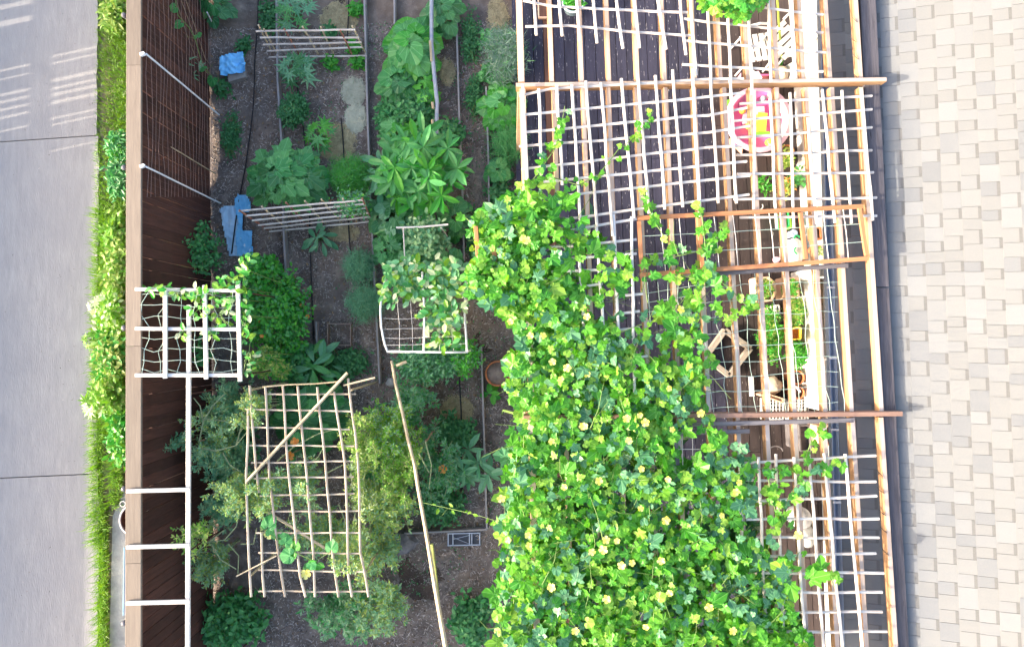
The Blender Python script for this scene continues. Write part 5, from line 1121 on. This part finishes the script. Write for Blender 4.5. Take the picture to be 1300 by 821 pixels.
for l_ in br: m_.tube([P(x, y, 1.25 + .06 * i) for i, (x, y) in enumerate(l_)], .009, 5, r2=.005)
m_.put('branches', mat('pale_green_branch', (.26, .32, .17), (.18, .22, .12)), t, kind='stuff')
for (x, y) in ((253, 560), (262, 688), (352, 585), (540, 560)): p = P(x, y, 1.25); stick('trunk', [Vector((p.x, p.y, 0)), p], .011, M_twig, t)
cassava('pair of long leaved rosettes in the lower bed left of the cross rail corner', 603, 592, 26, .45, 4, m=L_blue, m2=L_mid, ls=24)
cassava('dim rosette of long leaves near the orange flower', 578, 598, 22, .4, 3, m=L_dark, m2=L_blue, ls=26, name='long_leaf_plant')
leafy_plant('seedling', 'small bright seedling with oval leaves below the clay pot', 'seedling', 624, 499, 10, .15, 'oval', L_vivid, 7, 14)
shrub('herb_clump', 'dark leafy herbs filling the lower bed below the dim rosette', 'plant', 560, 640, 30, .3, 'oval', L_dark, 90, 16, 6, ry=30)
shrub('herb_clump', 'dark leafy herbs at the top of the lower bed', 'plant', 575, 548, 26, .3, 'oval', L_dark, 80, 16, 6, ry=22)
# marigold blooms on their own stalks
for i, (x, y, z, m0, lab) in enumerate(((562, 595, .5, L_opetal, 'lone orange marigold bloom in the lower bed'), (375, 561, .9, L_opetal, 'orange bloom inside the tall lattice, right of the pair'), (368, 578, .9, L_opetal, 'orange bloom inside the tall lattice, left of the pair'), (342, 677, 1.5, L_petal, 'yellow bloom on the lower left of the tall lattice'), (388, 728, 1.5, L_petal, 'yellow bloom at the very bottom of the tall lattice'))):
    p = P(x, y, z); t = T('flower_stalk', lab, 'flower', Vector((p.x, p.y, 0))); flower(p, .062, m0, t, .2); m_ = MB(); m_.tube([Vector((p.x, p.y, 0)), p], .004, 4); m_.put('stem', M_stem, t)
    link('leaf', leaf_mesh('broad', L_mid), t, lmat(p - Vector((0, 0, .05)), .12, U(0, 6), .2))
runner('squash_runner', 'squash leaves on the bottom rows of the tall bamboo lattice', [(330, 668), (372, 700), (400, 712), (420, 700)], 'broad', L_mid, 20, 9, 1.55, m2=L_vivid)
runner('thin_vine', 'thin vine shoot crossing from the long pole toward the big vine', [(538, 638), (570, 645), (600, 652), (634, 662)], 'oval', L_bright, 9, 9, [1.5, 1.7, 2.0, 2.4], r=.003)

# ---------------------------------------------------------------- outer strip between alley and fence
mb = MB()
for k in range(52000):
    y = U(-14, 5.6); px_, py_ = 0, 0
    w0, w1 = P(121, 365, 0).x, P(163, 365, 0).x
    x = w0 + (w1 - w0) * (R.random() ** .8); p = Vector((x, y, 0)); sx, sy = pix(p)
    if sy > 640 and sx > 141: continue
    if 560 < sy <= 640 and sx > 134 and sx < 144: continue
    if sy > 690 and sx < 128: continue
    dens = .5 + .6 * noise.noise(Vector((x * 3, y * 1.3, 5))); 
    if R.random() > dens + .35: continue
    h = (.10 if sy < 265 else .17) * U(.5, 1.3); a = U(0, 6.3); l = h * U(.2, .9); wd = .0035
    if sx < 128: l *= .6
    b, m_, t_ = Vector((x, y, 0)), Vector((x + math.cos(a) * l * .35, y + math.sin(a) * l * .35, h * .7)), Vector((x + math.cos(a) * l, y + math.sin(a) * l, h)); s_ = Vector((-math.sin(a), math.cos(a), 0)) * wd
    mb.add([b - s_, b + s_, m_ + s_ * .8, m_ - s_ * .8, t_], [(0, 1, 2, 3), (3, 2, 4)])
tag(mb.put('grass_strip', L_grass), 'strip of long uneven grass between the concrete alley and the fence', 'grass', kind='stuff')
mb = MB(); q = [P(119, -300, .012), P(166, -300, .012), P(168, 1700, .012), P(115, 1700, .012)]; mb.add(q, [(0, 3, 2, 1)]); struct(mb.put('verge_soil', mat('verge_soil', (.30, .24, .16), (.12, .09, .06), 14, .95, bump=.8, objvar=0)))
wd_ = [(150, 345, 16, 60, .55, 'bushy yellow green weeds along the fence, upper clump', L_yel, L_bright), (146, 300, 13, 26, .4, 'low yellow green weeds beside the sandy alley edge', L_bright, L_grass), (143, 395, 18, 30, .6, 'pale speckled weed clump leaning over the alley', L_bright, L_cream), (143, 450, 20, 30, .65, 'broad bright weed clump bulging farthest onto the alley', L_yel, L_vivid), (138, 500, 22, 26, .6, 'leafy light green plant spilling over the alley edge', L_bright, L_yel), (152, 545, 12, 50, .4, 'green weeds hugging the fence below the spilling plant', L_vivid, L_bright), (150, 185, 9, 16, .3, 'dark green weed near the fence in the upper shaded verge', L_mid, L_vivid), (150, 228, 11, 26, .3, 'shaded green weed clump just above the sunlit verge', L_mid, L_dark), (146, 20, 14, 24, .25, 'sunlit yellow grass tuft at the top of the verge', L_yel, L_grass), (135, 440, 8, 60, .3, 'fringe of weeds along the alley edge', L_vivid, L_grass)]
for (x, y, rx_, ry_, h, lab, m1, m2) in wd_:
    shrub('weed_clump', lab, 'weeds', x, y, rx_, h, 'oval' if h > .35 else 'lance', m1, int(rx_ * ry_ * .11) + 24, 14, 7.5 if h > .35 else 9, ry=ry_, m2=m2, low=.1, group='weeds along the verge')
leafy_plant('weed_plant', 'big leaved pale green weed sticking out over the alley', 'plant', 125, 387, 14, .5, 'deep', L_cream, 8, 18, m2=L_bright)
leafy_plant('weed_plant', 'big leaved light weed at the widest bulge over the alley', 'plant', 120, 512, 20, .55, 'deep', L_bright, 14, 20, m2=L_cream)
leafy_plant('weed_plant', 'star leaved light weed halfway between the two big bulges', 'plant', 115, 432, 12, .5, 'deep', L_bright, 7, 14)
leafy_plant('weed_plant', 'dark broad leaves under the fence cap in the shaded verge', 'plant', 152, 180, 11, .25, 'broad', L_mid, 8, 16)

# ================================================================ THE BIG LUFFA VINE
def inside(poly, x, y):
    c = False; j = len(poly) - 1
    for i in range(len(poly)):
        xi, yi = poly[i]; xj, yj = poly[j]
        if (yi > y) != (yj > y) and x < (xj - xi) * (y - yi) / (yj - yi) + xi: c = not c
        j = i
    return c
DENSE = [(640, 392), (700, 388), (735, 400), (775, 432), (800, 470), (850, 470), (885, 480), (893, 520), (862, 548), (860, 590), (895, 590), (930, 585), (948, 600), (950, 640), (958, 690), (985, 712), (1002, 735), (1030, 860), (628, 860), (632, 731), (644, 640), (640, 580), (655, 540), (648, 480), (660, 430)]
UPPER = [(598, 275), (640, 262), (660, 240), (672, 222), (690, 215), (702, 230), (722, 245), (735, 268), (760, 292), (780, 320), (800, 335), (858, 322), (905, 350), (910, 380), (880, 400), (892, 440), (890, 480), (800, 480), (760, 440), (735, 405), (640, 392), (602, 384)]
HOLES = [(728, 300, 9, 12), (752, 318, 10, 8), (828, 345, 12, 8), (868, 335, 8, 14), (758, 372, 8, 8), (868, 385, 8, 10), (870, 430, 7, 12), (790, 330, 8, 10), (744, 352, 16, 10), (800, 352, 6, 6), (793, 380, 24, 20), (838, 370, 24, 26), (800, 408, 16, 10), (795, 480, 8, 16), (708, 322, 7, 9), (770, 300, 18, 8), (812, 470, 8, 20), (820, 440, 10, 10), (750, 335, 8, 6), (874, 566, 18, 18), (852, 408, 8, 14), (775, 395, 8, 12), (672, 452, 5, 12), (845, 320, 26, 10), (832, 520, 6, 12), (770, 560, 5, 10)]
vp = P(780, 560, 0)
luffa = T('luffa_vine', 'huge sunlit luffa vine with lobed leaves and yellow flowers sprawling over the pergola', 'vine', vp)
cand = []
def zt(x, y): return 2.60 + .12 * noise.noise(Vector((x * .021, y * .021, 2))) + .10 * noise.noise(Vector((x * .07, y * .07, 7)))
def hole(x, y): return any(((x - a) / c) ** 2 + ((y - b) / d) ** 2 < 1 for a, b, c, d in HOLES)
def scatter(poly, n, sz, zlo, zhi, small=0, keep=1.0):
    xs = [p[0] for p in poly]; ys = [p[1] for p in poly]; k = 0
    while k < n:
        x, y = U(min(xs), max(xs)), U(min(ys), max(ys))
        if not inside(poly, x, y): continue
        k += 1
        if hole(x, y) and R.random() < .93: continue
        if noise.noise(Vector((x * .045, y * .045, 11))) < -.22 and R.random() > keep: continue
        d = U(zlo, zhi); cand.append([P(x, y, zt(x, y) + d), sz * U(.6, 1.3) / ppm(2.65), d, x])
scatter(DENSE, 1700, 22, -.16, .05, keep=.6)
scatter(DENSE, 1900, 12, -.02, .10, keep=.4)
scatter(DENSE, 900, 25, -.40, -.20)
scatter(UPPER, 330, 22, -.14, .08, keep=.12)
scatter(UPPER, 420, 11, -.05, .12, keep=.2)
scatter([(600, 275), (660, 245), (700, 235), (735, 290), (760, 350), (740, 400), (650, 395), (605, 384)], 150, 22, -.14, .08, keep=.5)
scatter([(600, 285), (640, 272), (668, 262), (690, 300), (690, 390), (605, 384)], 620, 9, -.3, .1)
scatter([(598, 345), (640, 372), (650, 410), (650, 392), (700, 400), (700, 380), (600, 372)], 260, 10, -.2, .0)
STR = [[(672, 235), (690, 210), (704, 190), (712, 165), (717, 135)], [(700, 225), (735, 235), (760, 222), (785, 190), (805, 175), (822, 155), (830, 140)], [(818, 250), (826, 270), (835, 288), (850, 310), (855, 325)], [(890, 262), (893, 290), (896, 320), (900, 350)], [(880, 345), (890, 360), (885, 400), (880, 440)], [(888, 478), (893, 490), (890, 470)], [(905, 350), (925, 365), (940, 380), (948, 388)], [(900, 406), (925, 405), (950, 395), (958, 390)], [(860, 325), (905, 315), (912, 300), (915, 290)], [(895, 525), (905, 545), (915, 570), (920, 590), (925, 600)], [(890, 520), (900, 560), (912, 590)], [(905, 545), (922, 580), (940, 590)], [(975, 600), (978, 625), (985, 650), (1000, 670)], [(985, 598), (1000, 590), (1010, 600), (1020, 615)], [(1020, 590), (1028, 565), (1035, 550), (1045, 545)], [(1030, 600), (1045, 595), (1058, 590), (1075, 580)], [(985, 610), (990, 640), (980, 670), (975, 700)], [(995, 650), (1002, 628), (1015, 612)], [(952, 585), (940, 575), (935, 560)], [(590, 275), (600, 285), (615, 290)], [(925, 610), (955, 600), (975, 590)], [(895, 445), (905, 462), (890, 470)], [(1000, 728), (1015, 700)], [(1050, 725), (1060, 745)]]
ster = MB()
for l_ in STR:
    q = [P(x, y, ZS + .07 + U(-.01, .02)) for x, y in l_]; ster.tube(q, .006, 4, r2=.003)
    n = int(sum((b - a).length for a, b in zip(q[:-1], q[1:])) / .045) + 2
    for k in range(n):
        f = k / n * (len(q) - 1); i = min(int(f), len(q) - 2); p = q[i].lerp(q[i + 1], f - i) + Vector((U(-.035, .035), U(-.035, .035), U(0, .05))); cand.append([p, U(7, 14) / ppm(2.6) * (.8 if l_[0][1] < 230 else 1.25), .06, 0])
for (x, y, s) in ((712, 262, 26), (700, 285, 26), (735, 300, 24), (668, 285, 30), (672, 268, 26), (725, 330, 24), (700, 300, 22), (1003, 722, 26), (1046, 722, 26), (1025, 735, 28), (862, 350, 18), (905, 365, 18), (880, 342, 18), (800, 340, 22), (760, 345, 22), (820, 345, 18), (842, 400, 18), (805, 460, 20), (798, 430, 18), (930, 655, 22), (945, 640, 22), (880, 620, 24), (800, 545, 26), (790, 560, 24)):
    for k in range(2): cand.append([P(x + U(-4, 4), y + U(-4, 4), zt(x, y) + .08), s / ppm(2.7) * U(.9, 1.1), .5, x])
cand.sort(key=lambda c: -(c[1] * (1 + 1.6 * (c[2] > .0)) + c[2] * .1) if pix(c[0])[1] < 825 else 9)
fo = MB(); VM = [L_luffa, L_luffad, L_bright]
for k, (p, s, d, x) in enumerate(cand):
    r_ = R.random(); small = s < 15 / ppm(2.6)
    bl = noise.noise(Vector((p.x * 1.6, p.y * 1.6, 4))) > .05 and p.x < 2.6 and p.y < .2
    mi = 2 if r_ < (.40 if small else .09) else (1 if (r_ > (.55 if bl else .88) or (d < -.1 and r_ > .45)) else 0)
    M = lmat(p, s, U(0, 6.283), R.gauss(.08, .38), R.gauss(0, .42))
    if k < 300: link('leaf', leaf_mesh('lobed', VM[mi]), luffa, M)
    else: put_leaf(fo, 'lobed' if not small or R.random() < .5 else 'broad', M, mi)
fo.put('foliage', VM, luffa, kind='stuff')
for k in range(260):                           # stems and tendrils
    while True:
        x, y = U(630, 1000), U(260, 830)
        if inside(DENSE, x, y) or inside(UPPER, x, y): break
    p = P(x, y, zt(x, y) + U(-.1, .06)); a = U(0, 6.3); l = U(.15, .5); e = p + Vector((math.cos(a) * l, math.sin(a) * l, U(-.08, .08))); ster.tube([p, p.lerp(e, .5) + Vector((U(-.04, .04), U(-.04, .04), U(0, .05))), e], U(.002, .006), 4, r2=.0015)
for k in range(7):                             # main stems from the soil up
    x, y = 640 + U(-6, 10), 300 + k * 75; top_ = P(x + 12, y, 2.5); g = P(x - 6, y, 0); g.x = min(g.x, .0); ster.tube([g, g.lerp(top_, .5) + Vector((-.05, .04, 0)), top_], .012, 5)
ster.put('stem', M_stem, luffa, kind='stuff')
FLW = [(648, 408), (745, 402), (720, 467), (712, 481), (745, 475), (717, 516), (795, 531), (812, 527), (819, 536), (739, 541), (746, 541), (849, 493), (853, 545), (889, 524), (864, 393), (673, 426), (689, 426), (701, 459), (742, 541), (798, 559), (736, 584), (814, 595), (848, 608), (716, 618), (636, 632), (631, 685), (645, 685), (670, 679), (671, 692), (845, 660), (806, 669), (769, 685), (766, 697), (751, 700), (783, 686), (789, 690), (813, 645), (789, 717), (802, 714), (839, 711), (857, 717), (938, 612), (934, 624), (916, 654), (1013, 679), (1012, 689), (700, 745), (770, 760), (850, 752), (900, 770), (660, 760), (730, 800), (820, 795), (930, 800), (668, 305), (690, 640), (700, 560), (760, 610)]
for (x, y) in [f for i, f in enumerate(FLW) if i % 5 or f[1] < 470]: flower(P(x, y, zt(x, y) + .17), U(.030, .045), L_petal, luffa, .3)
t = creeper('luffa_shoot', 'bright leafy clump of vine overhanging the lattice at the top right edge', 'vine', [(925, -4, 36, 14, 90), (935, 8, 22, 14, 50), (958, 6, 18, 8, 26), (900, 2, 14, 8, 20), (940, 17, 12, 6, 14)], ZS + .12, 'lobed', [(L_vivid, .4), (L_bright, .35), (L_luffa, .25)], 13, zv=.08, rooted=False)
# orange post tops standing in the vine's left edge
for (a, b, lab) in (((604, 287), (611, 377), 'reddish post standing at the far left edge of the big vine'), ((627, 318), (634, 352), 'shorter reddish post inside the left edge of the big vine')):
    p = P(a[0], a[1], 2.62); q = P(b[0], b[1], 2.45); o = board('post', p, q, .042, .042, M_orange); tag(o, lab, 'post')

# ---------------------------------------------------------------- more growth that ties the beds together
wisp('feathery pale green fronds spreading between white rail and tall lattice', 268, 545, 34, 1.5, L_sage, L_yel, 34, 60, 5, 44, .7)
wisp('feathery fronds over the left upright of the tall lattice near its top', 318, 520, 22, 1.65, L_yel, L_sage, 26, 50, 5, 26, .85)
wisp('sunlit lime fronds crossing the right upright of the tall lattice', 462, 560, 22, 1.6, L_yel, L_bright, 36, 60, 5, 60, .85)
wisp('sunlit lime fronds spilling toward the long pole', 508, 600, 26, 1.42, L_bright, L_yel, 50, 60, 5, 56, .75)
wisp('lime fronds in the lower right corner of the tall lattice', 450, 700, 26, 1.6, L_yel, L_sage, 36, 60, 5, 30, .8)
wisp('sage fronds low at the fence beneath the second rail arm', 262, 715, 26, 1.2, L_sage, L_yel, 34, 50, 5, 26, .6)
wisp('pale fronds around the foot of the lath rack and the marigold bush', 340, 462, 26, .95, L_yel, L_vivid, 34, 50, 6, 16, .7)
shrub('leafy_bush', 'mixed green undergrowth linking marigold bush and long leaved rosette', 'bush', 372, 462, 34, .45, 'oval', L_mid, 110, 16, 7, m2=L_dark, ry=26)
shrub('leafy_bush', 'dark undergrowth beneath the wispy shrub beside the white rail', 'bush', 285, 560, 40, .4, 'oval', L_dark, 90, 16, 7, m2=L_blue, ry=60)
shrub('leafy_bush', 'low green undergrowth along the right side of the tall lattice', 'bush', 482, 600, 36, .6, 'oval', L_mid, 130, 18, 7, m2=L_dark, ry=80)
shrub('parsley_clump', 'green growth between the long rail and the squash leaves', 'plant', 492, 150, 12, .3, 'oval', L_mid, 40, 14, 7, m2=L_dark, ry=36)
leafy_plant('squash_plant', 'mid green pointed leaves joining squash and cassava rows', 'plant', 508, 172, 24, .5, 'lobed', L_mid, 30, 22, m2=L_vivid, ry=28)
leafy_plant('squash_plant', 'pointed leaves over the hose between squash and dark clump', 'plant', 540, 108, 16, .5, 'lobed', L_vivid, 16, 20, m2=L_mid, ry=30)
leafy_plant('broad_leaf_plant', 'mid green leaves filling the row left of the lath crosspiece', 'plant', 496, 312, 24, .4, 'lobed', L_mid, 26, 22, m2=L_dark, ry=26)
shrub('weed_patch', 'straggling weeds in the bed below the small square frame', 'plant', 440, 462, 26, .2, 'tiny', L_dark, 80, 16, 6, ry=22)
shrub('weed_patch', 'sparse weeds between covered brick and fence foot', 'plant', 292, 170, 14, .12, 'tiny', L_dark, 50, 14, 5, ry=34)
shrub('weed_patch', 'weeds around the upper left edging rail', 'plant', 342, 20, 14, .15, 'oval', L_dark, 40, 10, 6, ry=26)
shrub('weed_patch', 'thin weeds on the path right of the cassava leaves', 'plant', 604, 300, 14, .15, 'tiny', L_dark, 60, 14, 5, ry=34)
mb = MB()
for k in range(420):                           # bits blown onto the alley
    e = R.random() ** 3; p = P(124 - e * 120, U(-20, 840), .047); M = Matrix.Translation(p) @ Matrix.Rotation(U(0, 6.3), 4, 'Z') @ Matrix.Rotation(U(-.3, .3), 4, 'Y'); l, w_ = U(.004, .018), U(.002, .006)
    mb.add([M @ Vector(q) for q in ((-l, -w_, 0), (l, 0, .002), (0, w_, .003))], [(0, 1, 2)])
tag(mb.put('alley_litter', M_chip), 'small dry bits scattered on the alley, thickest along its grassy edge', 'litter', kind='stuff')

shrub('leafy_bush', 'low leafy growth at the bottom edge left of the tall lattice foot', 'bush', 292, 790, 44, .5, 'oval', L_mid, 120, 16, 8, m2=L_dark, ry=36)
wisp('wispy fronds at the bottom edge right of the tall lattice foot', 478, 775, 36, 1.1, L_sage, L_yel, 44, 55, 6, 34, .6)
shrub('leafy_bush', 'dark leafy growth at the bottom edge between long pole and vine', 'bush', 598, 790, 24, .4, 'oval', L_dark, 80, 14, 8, m2=L_mid, ry=34)
